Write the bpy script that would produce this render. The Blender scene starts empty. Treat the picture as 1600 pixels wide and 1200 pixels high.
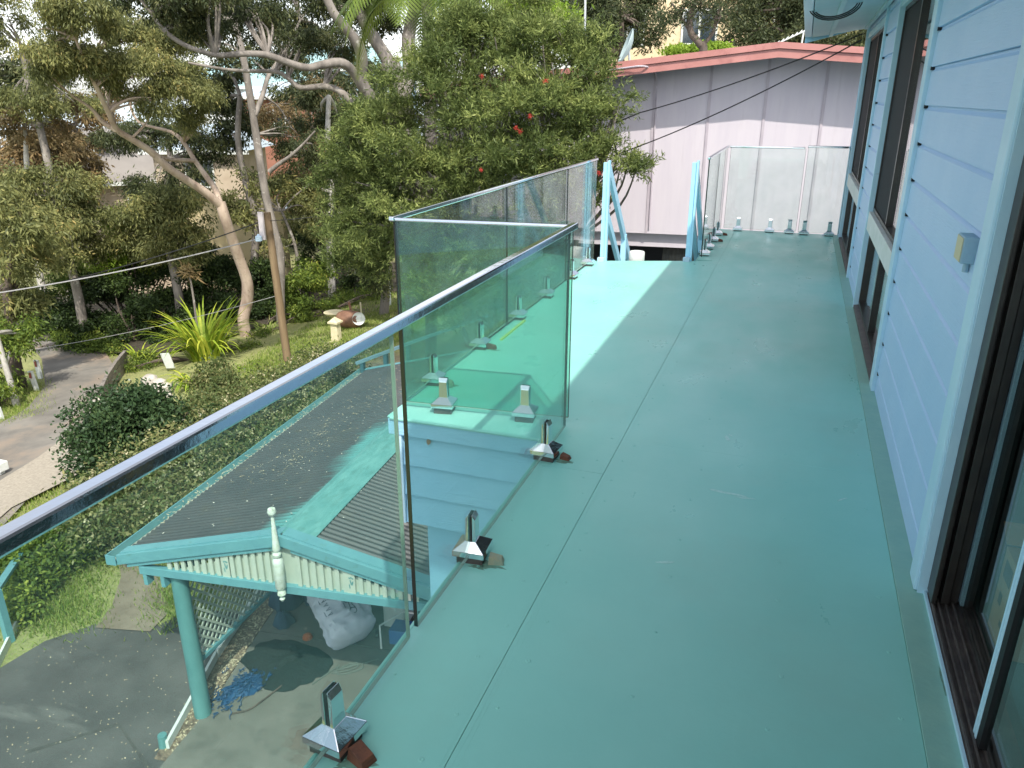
import bpy, math, random
import numpy as np
from math import radians, sin, cos, pi, hypot, atan2, sqrt
from mathutils import Vector, noise
random.seed(4)
scene = bpy.context.scene
COL = scene.collection

# ------------------------------------------------------------------ camera
FPX = 1205.0; PSI = radians(19.75); TH = math.atan(448/1205.0); CAMZ = 1.65
cam_d = bpy.data.cameras.new('camera'); cam = bpy.data.objects.new('camera', cam_d); COL.objects.link(cam)
cam_d.sensor_width = 36; cam_d.lens = 36*FPX/1600; cam_d.clip_start = .02; cam_d.clip_end = 6000
cam.location = (0, 0, CAMZ); cam.rotation_euler = (pi/2-TH, 0, PSI)
scene.camera = cam
# ------------------------------------------------------------------ light
SUN_DIR = Vector((.42, -.62, 1.0)).normalized()
sun_el = math.asin(SUN_DIR.z); sun_az = atan2(SUN_DIR.x, SUN_DIR.y)
world = bpy.data.worlds.new('World'); scene.world = world; world.use_nodes = True
wn = world.node_tree; bg = wn.nodes['Background']
sky = wn.nodes.new('ShaderNodeTexSky'); sky.sky_type = 'NISHITA'; sky.sun_disc = False
sky.sun_elevation = sun_el; sky.sun_rotation = sun_az; sky.air_density = 1.0; sky.dust_density = 1.5; sky.ozone_density = 1.0
bw = wn.nodes.new('ShaderNodeRGBToBW'); wn.links.new(sky.outputs[0], bw.inputs[0])
wm = wn.nodes.new('ShaderNodeMix'); wm.data_type = 'RGBA'; wn.links.new(sky.outputs[0], wm.inputs[6]); cb_ = wn.nodes.new('ShaderNodeMath'); cb_.operation = 'MULTIPLY'; cb_.inputs[1].default_value = 1.35; wn.links.new(bw.outputs[0], cb_.inputs[0]); wn.links.new(cb_.outputs[0], wm.inputs[7])
cn = wn.nodes.new('ShaderNodeTexNoise'); cn.inputs['Scale'].default_value = 2.2; cn.inputs['Detail'].default_value = 6
cr_ = wn.nodes.new('ShaderNodeMapRange'); cr_.inputs['From Min'].default_value = .35; cr_.inputs['From Max'].default_value = .65; cr_.inputs['To Min'].default_value = .35; cr_.inputs['To Max'].default_value = .9
wn.links.new(cn.outputs['Fac'], cr_.inputs['Value']); wn.links.new(cr_.outputs[0], wm.inputs[0]); wn.links.new(wm.outputs[2], bg.inputs[0]); bg.inputs[1].default_value = .15
sl = bpy.data.lights.new('sun', 'SUN'); sl.energy = 2.45; sl.angle = radians(.7); sl.color = (1, .94, .84)
so = bpy.data.objects.new('sun', sl); COL.objects.link(so)
so.rotation_euler = SUN_DIR.to_track_quat('Z', 'Y').to_euler()
scene.view_settings.view_transform = 'Standard'; scene.view_settings.look = 'None'
scene.view_settings.gamma = 1; scene.view_settings.use_curve_mapping = False
scene.view_settings.exposure = 1.08
scene.render.engine = 'CYCLES'
scene.cycles.transparent_max_bounces = 24; scene.cycles.max_bounces = 7
scene.cycles.use_denoising = True

# ------------------------------------------------------------------ geometry helpers
Fh = np.array([-sin(PSI), cos(PSI), 0]); RR = np.array([cos(PSI), sin(PSI), 0])
FF = Fh*cos(TH)+np.array([0, 0, -sin(TH)]); UU = Fh*sin(TH)+np.array([0, 0, cos(TH)]); CC = np.array([0, 0, CAMZ])
def ray(px, py): return FF+RR*(px-800)/FPX+UU*(600-py)/FPX
def PD(px, py, d):
    "point at ground distance d along a surveyed bearing"
    r = ray(px, py); return CC+r*(d/hypot(r[0], r[1]))
def PZ(px, py, Z): r = ray(px, py); return CC+r*((Z-CAMZ)/r[2])
def ss(a, b, t):
    u = min(1, max(0, (t-a)/(b-a))); return u*u*(3-2*u)
def T(x, y):
    d = max(max(-9.5-x, x-3), max(-8-y, y-12.5), 0)
    w = ss(0, 5, d)
    base = -5.2+(.10*(x+6) if x < -6 else .07*(x+6))-.015*max(0, y-12)-.06*max(0, -25-x)
    base += 0.012*max(0, y-45)*ss(-30, 20, x)*6
    base = max(base, -42)
    return -5.2*(1-w)+base*w
def G(px, py):
    r = ray(px, py); t = 3.
    while t < 400:
        p = CC+r*t
        if p[2] < T(p[0], p[1]): break
        t += .04
    return np.array([p[0], p[1], T(p[0], p[1])])

class MB:
    def __init__(s): s.v = []; s.f = []
    def quad(s, *p):
        n = len(s.v); s.v += [tuple(map(float, q)) for q in p]; s.f.append(tuple(range(n, n+len(p)))); return s
    def add(s, v, f):
        n = len(s.v); s.v += [tuple(map(float, q)) for q in v]; s.f += [tuple(i+n for i in q) for q in f]; return s
    def box(s, x0, x1, y0, y1, z0, z1):
        v = [(x, y, z) for z in (z0, z1) for y in (y0, y1) for x in (x0, x1)]
        return s.add(v, [(0, 2, 3, 1), (4, 5, 7, 6), (0, 1, 5, 4), (2, 6, 7, 3), (0, 4, 6, 2), (1, 3, 7, 5)])
    def hexa(s, v):   # v: 4 bottom ccw, 4 top ccw
        return s.add(v, [(3, 2, 1, 0), (4, 5, 6, 7), (0, 1, 5, 4), (1, 2, 6, 5), (2, 3, 7, 6), (3, 0, 4, 7)])
    def prism(s, poly, z0, z1):
        n = len(poly); v = [(x, y, z0) for x, y in poly]+[(x, y, z1) for x, y in poly]
        return s.add(v, [tuple(range(n))[::-1], tuple(range(n, 2*n))]+[(i, (i+1) % n, n+(i+1) % n, n+i) for i in range(n)])
    def beam(s, p, q, w, h, up=(0, 0, 1), off=(0, 0)):
        p = Vector(p); q = Vector(q); d = (q-p).normalized(); up = Vector(up)
        a = d.cross(up).normalized(); b = a.cross(d).normalized()
        o = a*off[0]+b*off[1]
        c = [a*(-w/2)+b*(-h/2), a*(w/2)+b*(-h/2), a*(w/2)+b*(h/2), a*(-w/2)+b*(h/2)]
        v = [p+o+k for k in c]+[q+o+k for k in c]
        return s.add(v, [(3, 2, 1, 0), (4, 5, 6, 7), (0, 1, 5, 4), (1, 2, 6, 5), (2, 3, 7, 6), (3, 0, 4, 7)])
    def tube(s, pts, rad, n=8, cap=True):
        pts = [Vector(p) for p in pts]
        if not hasattr(rad, '__len__'): rad = [rad]*len(pts)
        base = len(s.v); ref = Vector((.31, .22, .92))
        pa = None
        for i, p in enumerate(pts):
            d = (pts[min(i+1, len(pts)-1)]-pts[max(i-1, 0)]).normalized()
            a = (pa - d*pa.dot(d)) if pa is not None else d.cross(ref if abs(d.dot(ref)) < .95 else Vector((1, 0, 0)))
            if a.length < 1e-5: a = d.orthogonal()
            a.normalize(); pa = a; b = d.cross(a)
            for k in range(n):
                t = 2*pi*k/n; q = p+(a*cos(t)+b*sin(t))*rad[i]; s.v.append(tuple(q))
        for i in range(len(pts)-1):
            for k in range(n):
                s.f.append((base+i*n+k, base+i*n+(k+1) % n, base+(i+1)*n+(k+1) % n, base+(i+1)*n+k))
        if cap:
            s.f.append(tuple(base+k for k in range(n))[::-1]); e = base+(len(pts)-1)*n
            s.f.append(tuple(e+k for k in range(n)))
        return s
    def lathe(s, prof, c=(0, 0, 0), n=16):
        base = len(s.v)
        for r, z in prof:
            for k in range(n): s.v.append((c[0]+r*cos(2*pi*k/n), c[1]+r*sin(2*pi*k/n), c[2]+z))
        for i in range(len(prof)-1):
            for k in range(n): s.f.append((base+i*n+k, base+i*n+(k+1) % n, base+(i+1)*n+(k+1) % n, base+(i+1)*n+k))
        s.f.append(tuple(base+k for k in range(n))[::-1]); e = base+(len(prof)-1)*n; s.f.append(tuple(e+k for k in range(n)))
        return s
    def xf(s, fn): s.v = [tuple(fn(*p)) for p in s.v]; return s

ORG = {}
def link(o): COL.objects.link(o); return o
def build(name, mb, mat, parent=None, smooth=False, kind=None, label=None, cat=None, group=None, org=None, bevel=0):
    if parent is not None: org = ORG[parent.name]
    elif org is None:
        a = np.array(mb.v); org = (float(a[:, 0].mean()), float(a[:, 1].mean()), float(a[:, 2].min())) if kind is None else (0, 0, 0)
    me = bpy.data.meshes.new(name)
    me.from_pydata([(x-org[0], y-org[1], z-org[2]) for x, y, z in mb.v], [], mb.f); me.validate(); me.update()
    me.materials.append(mat)
    if smooth:
        me.polygons.foreach_set('use_smooth', [True]*len(me.polygons))
    o = link(bpy.data.objects.new(name, me))
    if parent is None: o.location = org
    else: o.parent = parent
    if smooth: me.set_sharp_from_angle(angle=radians(42))
    if bevel:
        m = o.modifiers.new('bevel', 'BEVEL'); m.width = bevel; m.segments = 2; m.limit_method = 'ANGLE'
    ORG[o.name] = org
    tagit(o, label, cat, group, kind); return o
def tagit(o, label=None, cat=None, group=None, kind=None):
    if label: o['label'] = label
    if cat: o['category'] = cat
    if group: o['group'] = group
    if kind: o['kind'] = kind
    return o
def thing(name, loc, label, cat, group=None):
    o = link(bpy.data.objects.new(name, None)); o.location = tuple(map(float, loc)); o.empty_display_size = .2
    ORG[o.name] = tuple(map(float, loc)); tagit(o, label, cat, group); return o
def place(name, me, parent, loc, rz=0):
    o = link(bpy.data.objects.new(name, me)); o.parent = parent; g = ORG[parent.name]
    o.location = (loc[0]-g[0], loc[1]-g[1], loc[2]-g[2]); o.rotation_euler = (0, 0, rz); ORG[o.name] = tuple(loc); return o

# ------------------------------------------------------------------ materials
def newmat(name):
    m = bpy.data.materials.new(name); m.use_nodes = True; nt = m.node_tree
    return m, nt, nt.nodes['Principled BSDF']
def mix_rgb(nt, fac, a, b, typ='MIX'):
    n = nt.nodes.new('ShaderNodeMix'); n.data_type = 'RGBA'; n.blend_type = typ
    for s_, v in ((0, fac), (6, a), (7, b)):
        if hasattr(v, 'is_linked') or hasattr(v, 'links'): nt.links.new(v, n.inputs[s_])
        else: n.inputs[s_].default_value = v if s_ == 0 else (*v[:3], 1)
    return n.outputs[2]
def noise_fac(nt, scale, stretch=(1, 1, 1), detail=6, lo=.35, hi=.65, rough=.6, dist=0):
    tc = nt.nodes.new('ShaderNodeTexCoord'); mp = nt.nodes.new('ShaderNodeMapping'); mp.inputs['Scale'].default_value = stretch
    nt.links.new(tc.outputs['Object'], mp.inputs[0])
    n = nt.nodes.new('ShaderNodeTexNoise'); n.inputs['Scale'].default_value = scale; n.inputs['Detail'].default_value = detail
    n.inputs['Roughness'].default_value = rough; n.inputs['Distortion'].default_value = dist
    nt.links.new(mp.outputs[0], n.inputs['Vector'])
    r = nt.nodes.new('ShaderNodeMapRange'); r.inputs['From Min'].default_value = lo; r.inputs['From Max'].default_value = hi
    nt.links.new(n.outputs['Fac'], r.inputs['Value']); return r.outputs[0]
def mat(name, c1, c2=None, scale=4, stretch=(1, 1, 1), rough=.55, metal=0, bump=0, bscale=60, bstretch=(1, 1, 1), lo=.35, hi=.65,
        c3=None, s3=40, st3=(1, 1, 1), lo3=.62, hi3=.68, spec=.5, coat=0, bump2=0, b2scale=6):
    m, nt, b = newmat(name)
    b.inputs['Roughness'].default_value = rough; b.inputs['Metallic'].default_value = metal
    b.inputs['Specular IOR Level'].default_value = spec; b.inputs['Coat Weight'].default_value = coat
    col = None
    if c2 is not None: col = mix_rgb(nt, noise_fac(nt, scale, stretch, lo=lo, hi=hi), c1, c2)
    else: b.inputs['Base Color'].default_value = (*c1, 1)
    if c3 is not None: col = mix_rgb(nt, noise_fac(nt, s3, st3, lo=lo3, hi=hi3), col if col is not None else c1, c3)
    if col is not None: nt.links.new(col, b.inputs['Base Color'])
    nrm = None
    for st, sc, bs in ((bump, bscale, bstretch), (bump2, b2scale, (1, 1, 1))):
        if st:
            bn = nt.nodes.new('ShaderNodeBump'); bn.inputs['Strength'].default_value = st; bn.inputs['Distance'].default_value = .01
            nt.links.new(noise_fac(nt, sc, bs, lo=0, hi=1), bn.inputs['Height'])
            if nrm: nt.links.new(nrm, bn.inputs['Normal'])
            nrm = bn.outputs[0]
    if nrm: nt.links.new(nrm, b.inputs['Normal'])
    return m
def leafmat(name, stops, trans=.3, rough=.5):
    m, nt, b = newmat(name)
    at = nt.nodes.new('ShaderNodeAttribute'); at.attribute_name = 'tint'
    cr = nt.nodes.new('ShaderNodeValToRGB'); e = cr.color_ramp.elements
    while len(e) < len(stops): e.new(.5)
    for i, (p, c) in enumerate(stops): e[i].position = p; e[i].color = (*c, 1)
    nt.links.new(at.outputs['Fac'], cr.inputs[0]); nt.links.new(cr.outputs[0], b.inputs['Base Color'])
    b.inputs['Roughness'].default_value = rough; b.inputs['Specular IOR Level'].default_value = .22
    tr = nt.nodes.new('ShaderNodeBsdfTranslucent'); nt.links.new(cr.outputs[0], tr.inputs[0])
    mx = nt.nodes.new('ShaderNodeMixShader'); mx.inputs[0].default_value = trans
    nt.links.new(b.outputs[0], mx.inputs[1]); nt.links.new(tr.outputs[0], mx.inputs[2])
    nt.links.new(mx.outputs[0], nt.nodes['Material Output'].inputs[0]); return m
def glassmat(name, tint, rmax=1.0, haze=None):
    m = bpy.data.materials.new(name); m.use_nodes = True; nt = m.node_tree; nt.nodes.clear()
    out = nt.nodes.new('ShaderNodeOutputMaterial'); t = nt.nodes.new('ShaderNodeBsdfTransparent'); t.inputs[0].default_value = (*tint, 1)
    g = nt.nodes.new('ShaderNodeBsdfGlossy'); g.inputs['Roughness'].default_value = .004; g.inputs[0].default_value = (1, 1, 1, 1)
    ge = nt.nodes.new('ShaderNodeNewGeometry'); dt = nt.nodes.new('ShaderNodeVectorMath'); dt.operation = 'DOT_PRODUCT'
    nt.links.new(ge.outputs['Incoming'], dt.inputs[0]); nt.links.new(ge.outputs['Normal'], dt.inputs[1])
    def M(op, a, b_=None):
        n = nt.nodes.new('ShaderNodeMath'); n.operation = op
        for i, v in enumerate((a, b_)):
            if v is None: continue
            if isinstance(v, (int, float)): n.inputs[i].default_value = v
            else: nt.links.new(v, n.inputs[i])
        return n.outputs[0]
    c = M('ABSOLUTE', dt.outputs['Value']); p = M('POWER', M('SUBTRACT', 1, c), 5); fz = M('ADD', M('MULTIPLY', p, .95*rmax), .04)
    mx = nt.nodes.new('ShaderNodeMixShader'); nt.links.new(fz, mx.inputs[0]); nt.links.new(t.outputs[0], mx.inputs[1]); nt.links.new(g.outputs[0], mx.inputs[2])
    last = mx.outputs[0]
    if haze:
        d = nt.nodes.new('ShaderNodeBsdfDiffuse'); d.inputs[0].default_value = (.7, .75, .72, 1)
        m2 = nt.nodes.new('ShaderNodeMixShader'); f = noise_fac(nt, 3, (1, 1, 1), lo=.3, hi=.8)
        nt.links.new(M('MULTIPLY', f, haze), m2.inputs[0]); nt.links.new(last, m2.inputs[1]); nt.links.new(d.outputs[0], m2.inputs[2]); last = m2.outputs[0]
    nt.links.new(last, out.inputs[0]); return m

M = {}
M['deck'] = mat('deck_paint', (.25, .60, .535), (.285, .635, .565), scale=1.3, rough=.33, bump=.12, bscale=9, bstretch=(1.5, 1, 1), bump2=.5, b2scale=1.6,
                c3=(.29, .55, .48), s3=.7, lo3=.5, hi3=.8, spec=.5)
_nt = M['deck'].node_tree; _mr = _nt.nodes.new('ShaderNodeMapRange'); _mr.inputs['To Min'].default_value = .24; _mr.inputs['To Max'].default_value = .48
_nt.links.new(noise_fac(_nt, 3.1, (1, .5, 1), lo=.3, hi=.7), _mr.inputs['Value']); _nt.links.new(_mr.outputs[0], _nt.nodes['Principled BSDF'].inputs['Roughness'])
M['deck_dirty'] = mat('deck_edge_paint', (.23, .46, .40), (.27, .50, .42), scale=9, rough=.5, bump=.3, bscale=25)
M['core'] = mat('deck_core', (.19, .44, .39), rough=.8)
M['blue'] = mat('blue_weatherboard', (.41, .61, .84), (.45, .64, .86), scale=3, rough=.42, bump=.35, bscale=7, bstretch=(20, 1.2, 26), spec=.4)
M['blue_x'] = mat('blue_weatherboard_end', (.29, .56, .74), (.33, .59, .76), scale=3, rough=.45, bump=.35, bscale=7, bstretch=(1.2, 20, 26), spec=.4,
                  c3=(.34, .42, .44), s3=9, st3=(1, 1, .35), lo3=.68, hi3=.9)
M['trim'] = mat('pale_blue_trim', (.50, .72, .84), (.45, .68, .82), scale=6, rough=.4, bump=.2, bscale=20, c3=(.3, .36, .36), s3=18, lo3=.70, hi3=.78)
M['eave'] = mat('eave_paint', (.42, .60, .66), (.38, .56, .63), scale=5, rough=.55)
M['postblue'] = mat('stair_post_paint', (.40, .70, .88), (.36, .66, .85), scale=8, rough=.45)
M['chrome'] = mat('polished_steel', (.80, .82, .85), metal=1, rough=.07, bump=.05, bscale=30)
M['edge'] = mat('glass_edge', (.004, .012, .010), rough=.15, spec=.8)
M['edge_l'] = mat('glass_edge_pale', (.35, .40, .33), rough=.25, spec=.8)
M['glass'] = glassmat('balustrade_glass', (.83, .925, .905), haze=.02)
M['glass_g'] = glassmat('green_balustrade_glass', (.66, .86, .80), haze=.02)
M['glass_c'] = glassmat('clear_balustrade_glass', (.92, .965, .95), haze=.12)
M['pane'] = glassmat('window_glass', (.87, .92, .91))
M['black'] = mat('black_gap', (.006, .006, .007), rough=.6)
M['brown'] = mat('brown_aluminium', (.016, .013, .012), (.03, .024, .02), scale=12, rough=.35, spec=.6)
M['brownd'] = mat('dusty_brown_track', (.06, .05, .05), (.11, .09, .08), scale=20, rough=.5, c3=(.25, .22, .2), s3=60, lo3=.68, hi3=.75)
M['screen'] = mat('flyscreen', (.012, .012, .016), rough=.8)
M['dark'] = mat('dark_interior', (.045, .10, .095), (.06, .12, .115), scale=30, rough=.9)
M['curtain'] = mat('curtain', (.42, .45, .44), rough=.9)
M['card'] = mat('cardboard', (.36, .22, .10), (.42, .27, .13), scale=5, rough=.8)
M['cardprint'] = mat('cardboard_print', (.03, .02, .02), rough=.8)
M['redwood'] = mat('bare_red_timber', (.19, .065, .032), (.10, .04, .025), scale=30, stretch=(1, 1, 6), rough=.7, bump=.4)
M['palewood'] = mat('bare_pale_timber', (.38, .34, .22), (.25, .33, .26), scale=22, rough=.7, bump=.4)
M['turq'] = mat('turquoise_trim', (.12, .30, .34), (.14, .34, .37), scale=5, rough=.45, bump=.1, bscale=30, c3=(.10, .22, .20), s3=11, lo3=.60, hi3=.75)
M['turq_fade'] = mat('faded_turquoise_ridge', (.10, .29, .28), (.16, .38, .36), scale=4, stretch=(4, 1, 1), rough=.5, c3=(.09, .24, .22), s3=5, st3=(3, 1, 1), lo3=.5, hi3=.75, bump=.2)
M['postgreen'] = mat('teal_log_post', (.085, .23, .23), (.12, .29, .285), scale=7, stretch=(1, 1, .25), rough=.5, bump=.3, bscale=9, c3=(.16, .14, .09), s3=7, lo3=.68, hi3=.74)
M['cream'] = mat('cream_slats', (.50, .54, .45), (.44, .50, .42), scale=9, rough=.6, c3=(.30, .34, .20), s3=30, lo3=.64, hi3=.8)
M['corr'] = mat('grey_corrugated', (.060, .068, .070), (.080, .086, .086), scale=2, rough=.45, spec=.4, c3=(.09, .088, .07), s3=3, lo3=.55, hi3=.8)
M['litter'] = mat('dry_leaf', (.45, .36, .22), (.62, .55, .38), scale=9, rough=.8)
M['litter2'] = mat('white_petal', (.75, .72, .62), rough=.8)
M['conc'] = mat('old_concrete', (.065, .064, .062), (.12, .118, .112), scale=.9, rough=.85, bump=.4, bscale=40, c3=(.18, .178, .165), s3=1.4, st3=(.35, 1.6, 1), lo3=.56, hi3=.78)
M['slab'] = mat('carport_slab', (.13, .13, .108), (.185, .18, .155), scale=1.5, c3=(.10, .10, .085), s3=4, lo3=.5, hi3=.8, rough=.85, bump=.25, bscale=50)
M['apron'] = mat('pebble_apron', (.27, .24, .19), (.38, .34, .27), scale=18, rough=.9, bump=.5, bscale=80)
M['roadm'] = mat('lane_asphalt', (.14, .13, .112), (.23, .215, .185), scale=1.1, rough=.9, bump=.4, bscale=60, c3=(.27, .20, .14), s3=.55, lo3=.52, hi3=.70)
M['dirt'] = mat('bare_dirt', (.17, .135, .10), (.25, .205, .155), scale=3, rough=.95, bump=.5, bscale=20)
M['mulch'] = mat('leaf_mulch', (.09, .06, .045), (.28, .22, .15), scale=26, rough=.95, bump=.6, bscale=50)
M['white'] = mat('white_paint', (.72, .74, .72), (.62, .66, .62), scale=8, rough=.5)
M['nwall'] = mat('pale_pink_sheet', (.56, .515, .57), (.60, .555, .60), scale=2.2, stretch=(3, 3, .4), rough=.6, c3=(.49, .445, .49), s3=3, st3=(3, 3, .3), lo3=.6, hi3=.9)
M['nbatten'] = mat('mauve_batten', (.42, .37, .42), (.50, .45, .49), scale=4, rough=.6)
M['red'] = mat('faded_red_fascia', (.40, .17, .15), (.47, .21, .19), scale=2.5, rough=.5, c3=(.33, .13, .12), s3=2.2, lo3=.58, hi3=.7)
M['rooftop'] = mat('roof_sheet', (.30, .30, .30), rough=.6)
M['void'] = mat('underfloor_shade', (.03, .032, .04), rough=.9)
M['roll'] = mat('grey_ribbed_drum', (.10, .10, .09), (.16, .15, .13), scale=5, rough=.6)
M['bark'] = mat('pink_grey_bark', (.34, .25, .19), (.52, .42, .33), scale=3, stretch=(1, 1, .4), rough=.85, bump=.7, bscale=8, c3=(.20, .15, .12), s3=9, lo3=.6, hi3=.72)
M['bark_g'] = mat('grey_bark', (.13, .115, .10), (.27, .24, .21), scale=4, stretch=(1, 1, .3), rough=.9, bump=.8, bscale=10, c3=(.42, .40, .36), s3=5, lo3=.6, hi3=.7)
M['bark_d'] = mat('dark_bark', (.07, .055, .045), (.13, .10, .08), scale=5, rough=.9, bump=.6, bscale=12)
M['bark_w'] = mat('pale_bark', (.50, .48, .44), (.36, .34, .30), scale=5, rough=.8)
M['pole'] = mat('timber_pole', (.17, .115, .065), (.25, .18, .10), scale=6, stretch=(1, 1, .1), rough=.8, bump=.5, bscale=30, bstretch=(1, 1, .1))
M['wire'] = mat('black_cable', (.015, .015, .017), rough=.5)
M['wire_g'] = mat('grey_cable', (.30, .30, .30), rough=.5)
M['rustcan'] = mat('brown_barrel', (.16, .08, .05), (.24, .13, .08), scale=8, rough=.7)
M['cream_stone'] = mat('cream_stone', (.62, .55, .34), (.70, .64, .44), scale=8, rough=.8)
M['stone'] = mat('garden_stone', (.38, .35, .30), (.55, .52, .46), scale=4, rough=.9, bump=.5, bscale=14)
M['bag'] = mat('white_woven_sack', (.66, .66, .74), (.58, .58, .68), scale=3, rough=.5, bump=.6, bscale=7, bump2=.6, b2scale=3)
M['bagprint'] = mat('sack_print', (.03, .04, .08), rough=.6)
M['net'] = mat('black_green_net', (.006, .013, .012), (.012, .024, .022), scale=20, rough=.75, bump=.9, bscale=40)
M['rope'] = mat('blue_rope', (.010, .05, .13), (.015, .08, .19), scale=20, rough=.6)
M['cord'] = mat('grey_cord', (.12, .14, .12), rough=.7)
M['navy'] = mat('navy_cloth', (.012, .03, .06), (.02, .05, .09), scale=6, rough=.8, bump=.8, bscale=8)
M['redplastic'] = mat('red_plastic', (.25, .05, .035), rough=.5)
M['orange'] = mat('orange_plastic', (.5, .14, .05), rough=.5)
M['bluecrate'] = mat('blue_plastic', (.03, .12, .35), rough=.45)
M['ltblue'] = mat('pale_blue_plastic', (.45, .60, .72), rough=.5)
M['dish'] = mat('dish_grey', (.42, .52, .52), rough=.5)
M['alu'] = mat('bare_aluminium', (.62, .63, .64), metal=.7, rough=.4)
M['elecbox'] = mat('grey_blue_box', (.26, .42, .52), (.30, .45, .55), scale=9, rough=.5)
M['yellowed'] = mat('yellowed_plastic', (.55, .52, .33), rough=.5)
M['rust'] = mat('rust_stain', (.30, .17, .08), rough=.8)
M['flake'] = mat('worn_paint', (.50, .74, .70), (.34, .62, .56), scale=60, rough=.5)
M['brick'] = mat('cream_brick', (.60, .47, .29), (.68, .56, .38), scale=2, rough=.85)
M['redbrick'] = mat('red_brick', (.28, .12, .08), (.34, .16, .11), scale=2, rough=.85)
M['tanwall'] = mat('tan_wall', (.42, .34, .25), (.48, .4, .3), scale=2, rough=.85)
M['yellowwall'] = mat('yellow_wall', (.60, .48, .26), (.66, .55, .32), scale=1, rough=.85)
M['roofblue'] = mat('pale_blue_roof', (.42, .50, .56), rough=.5)
M['roofteal'] = mat('teal_roof', (.30, .46, .46), rough=.5)
M['roofgrey'] = mat('grey_roof', (.20, .185, .17), (.26, .24, .22), scale=.5, rough=.8)
M['winglass'] = mat('dark_window', (.03, .045, .06), rough=.08, spec=.8)
M['water'] = mat('sea', (.12, .22, .30), rough=.15, bump=.3, bscale=.3)
M['redflower'] = mat('red_flower', (.45, .035, .025), rough=.7)
M['flower'] = leafmat('cream_blossom', [(0, (.34, .33, .16)), (1, (.60, .55, .36))], .2)
_nt = M['corr'].node_tree; _b = _nt.nodes['Principled BSDF']; _old = _b.inputs['Base Color'].links[0].from_socket
_at = _nt.nodes.new('ShaderNodeAttribute'); _at.attribute_name = 'paint'; _mr = _nt.nodes.new('ShaderNodeMapRange'); _mr.inputs['From Min'].default_value = .12; _mr.inputs['From Max'].default_value = 1.05
_nt.links.new(_at.outputs['Fac'], _mr.inputs['Value']); _pc = mix_rgb(_nt, _mr.outputs[0], _old, (.10, .29, .28))
_vt = _nt.nodes.new('ShaderNodeAttribute'); _vt.attribute_name = 'rib_shade'; _vm = _nt.nodes.new('ShaderNodeMapRange'); _vm.inputs['From Min'].default_value = .45; _vm.inputs['To Max'].default_value = .62
_nt.links.new(_vt.outputs['Fac'], _vm.inputs['Value']); _nt.links.new(mix_rgb(_nt, _vm.outputs[0], _pc, (.012, .014, .014)), _b.inputs['Base Color'])  # valleys darkened in colour to stand in for shade between the ribs
# ground
def ground_mat():
    m, nt, b = newmat('hillside_ground')
    g1 = mix_rgb(nt, noise_fac(nt, 5, lo=.35, hi=.65), (.16, .21, .05), (.30, .33, .10))
    g2 = mix_rgb(nt, noise_fac(nt, 30, lo=.4, hi=.6), g1, (.28, .27, .13))
    d1 = mix_rgb(nt, noise_fac(nt, 9, lo=.35, hi=.65), (.10, .085, .055), (.20, .17, .11))
    c = mix_rgb(nt, noise_fac(nt, .22, lo=.50, hi=.62), g2, d1)
    nt.links.new(c, b.inputs['Base Color']); b.inputs['Roughness'].default_value = .95
    bn = nt.nodes.new('ShaderNodeBump'); bn.inputs['Strength'].default_value = .8; bn.inputs['Distance'].default_value = .04
    nt.links.new(noise_fac(nt, 14, lo=0, hi=1), bn.inputs['Height']); nt.links.new(bn.outputs[0], b.inputs['Normal'])
    return m
M['ground'] = ground_mat()
L = {}
L['euc'] = leafmat('eucalypt_leaf', [(0, (0.057, 0.074, 0.028)), (.4, (0.144, 0.163, 0.062)), (.75, (0.316, 0.316, 0.114)), (1, (0.479, 0.356, 0.133))], .35)
L['eucd'] = leafmat('dark_eucalypt_leaf', [(0, (0.020, 0.029, 0.015)), (.5, (0.058, 0.076, 0.032)), (.82, (0.144, 0.152, 0.062)), (1, (0.253, 0.216, 0.085))], .25)
L['brown'] = leafmat('autumn_leaf', [(0, (.06, .055, .028)), (.5, (.17, .13, .06)), (1, (.38, .25, .12))], .3)
L['brush'] = leafmat('bottlebrush_leaf', [(0, (0.041, 0.067, 0.019)), (.45, (0.119, 0.160, 0.048)), (.8, (0.299, 0.350, 0.104)), (1, (0.496, 0.515, 0.190))], .35)
L['dark'] = leafmat('dark_shrub_leaf', [(0, (.012, .024, .010)), (.6, (.035, .06, .018)), (1, (.10, .15, .035))], .2)
L['bright'] = leafmat('bright_leaf', [(0, (0.115, 0.196, 0.023)), (.6, (0.253, 0.380, 0.046)), (1, (0.460, 0.552, 0.081))], .45)
L['cam'] = leafmat('camellia_leaf', [(0, (.02, .045, .02)), (.7, (.05, .09, .035)), (.93, (.11, .16, .06)), (1, (.32, .34, .14))], .15, .32)
L['phot'] = leafmat('hedge_leaf', [(0, (0.044, 0.075, 0.025)), (.5, (0.112, 0.150, 0.050)), (.8, (0.275, 0.263, 0.112)), (1, (0.525, 0.450, 0.237))], .25)
L['grass'] = leafmat('grass_blade', [(0, (.12, .20, .03)), (.5, (.25, .35, .07)), (1, (.44, .46, .16))], .35, .6)
L['flax'] = leafmat('flax_leaf', [(0, (0.132, 0.220, 0.022)), (.5, (0.308, 0.418, 0.044)), (1, (0.550, 0.572, 0.077))], .35, .45)
L['palm'] = leafmat('palm_leaf', [(0, (.08, .13, .03)), (.5, (.20, .27, .05)), (1, (.36, .42, .10))], .35, .45)
L['ivy'] = leafmat('mixed_leaf', [(0, (.035, .06, .016)), (.5, (.11, .17, .03)), (.85, (.28, .34, .06)), (1, (.5, .45, .10))], .3)

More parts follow.
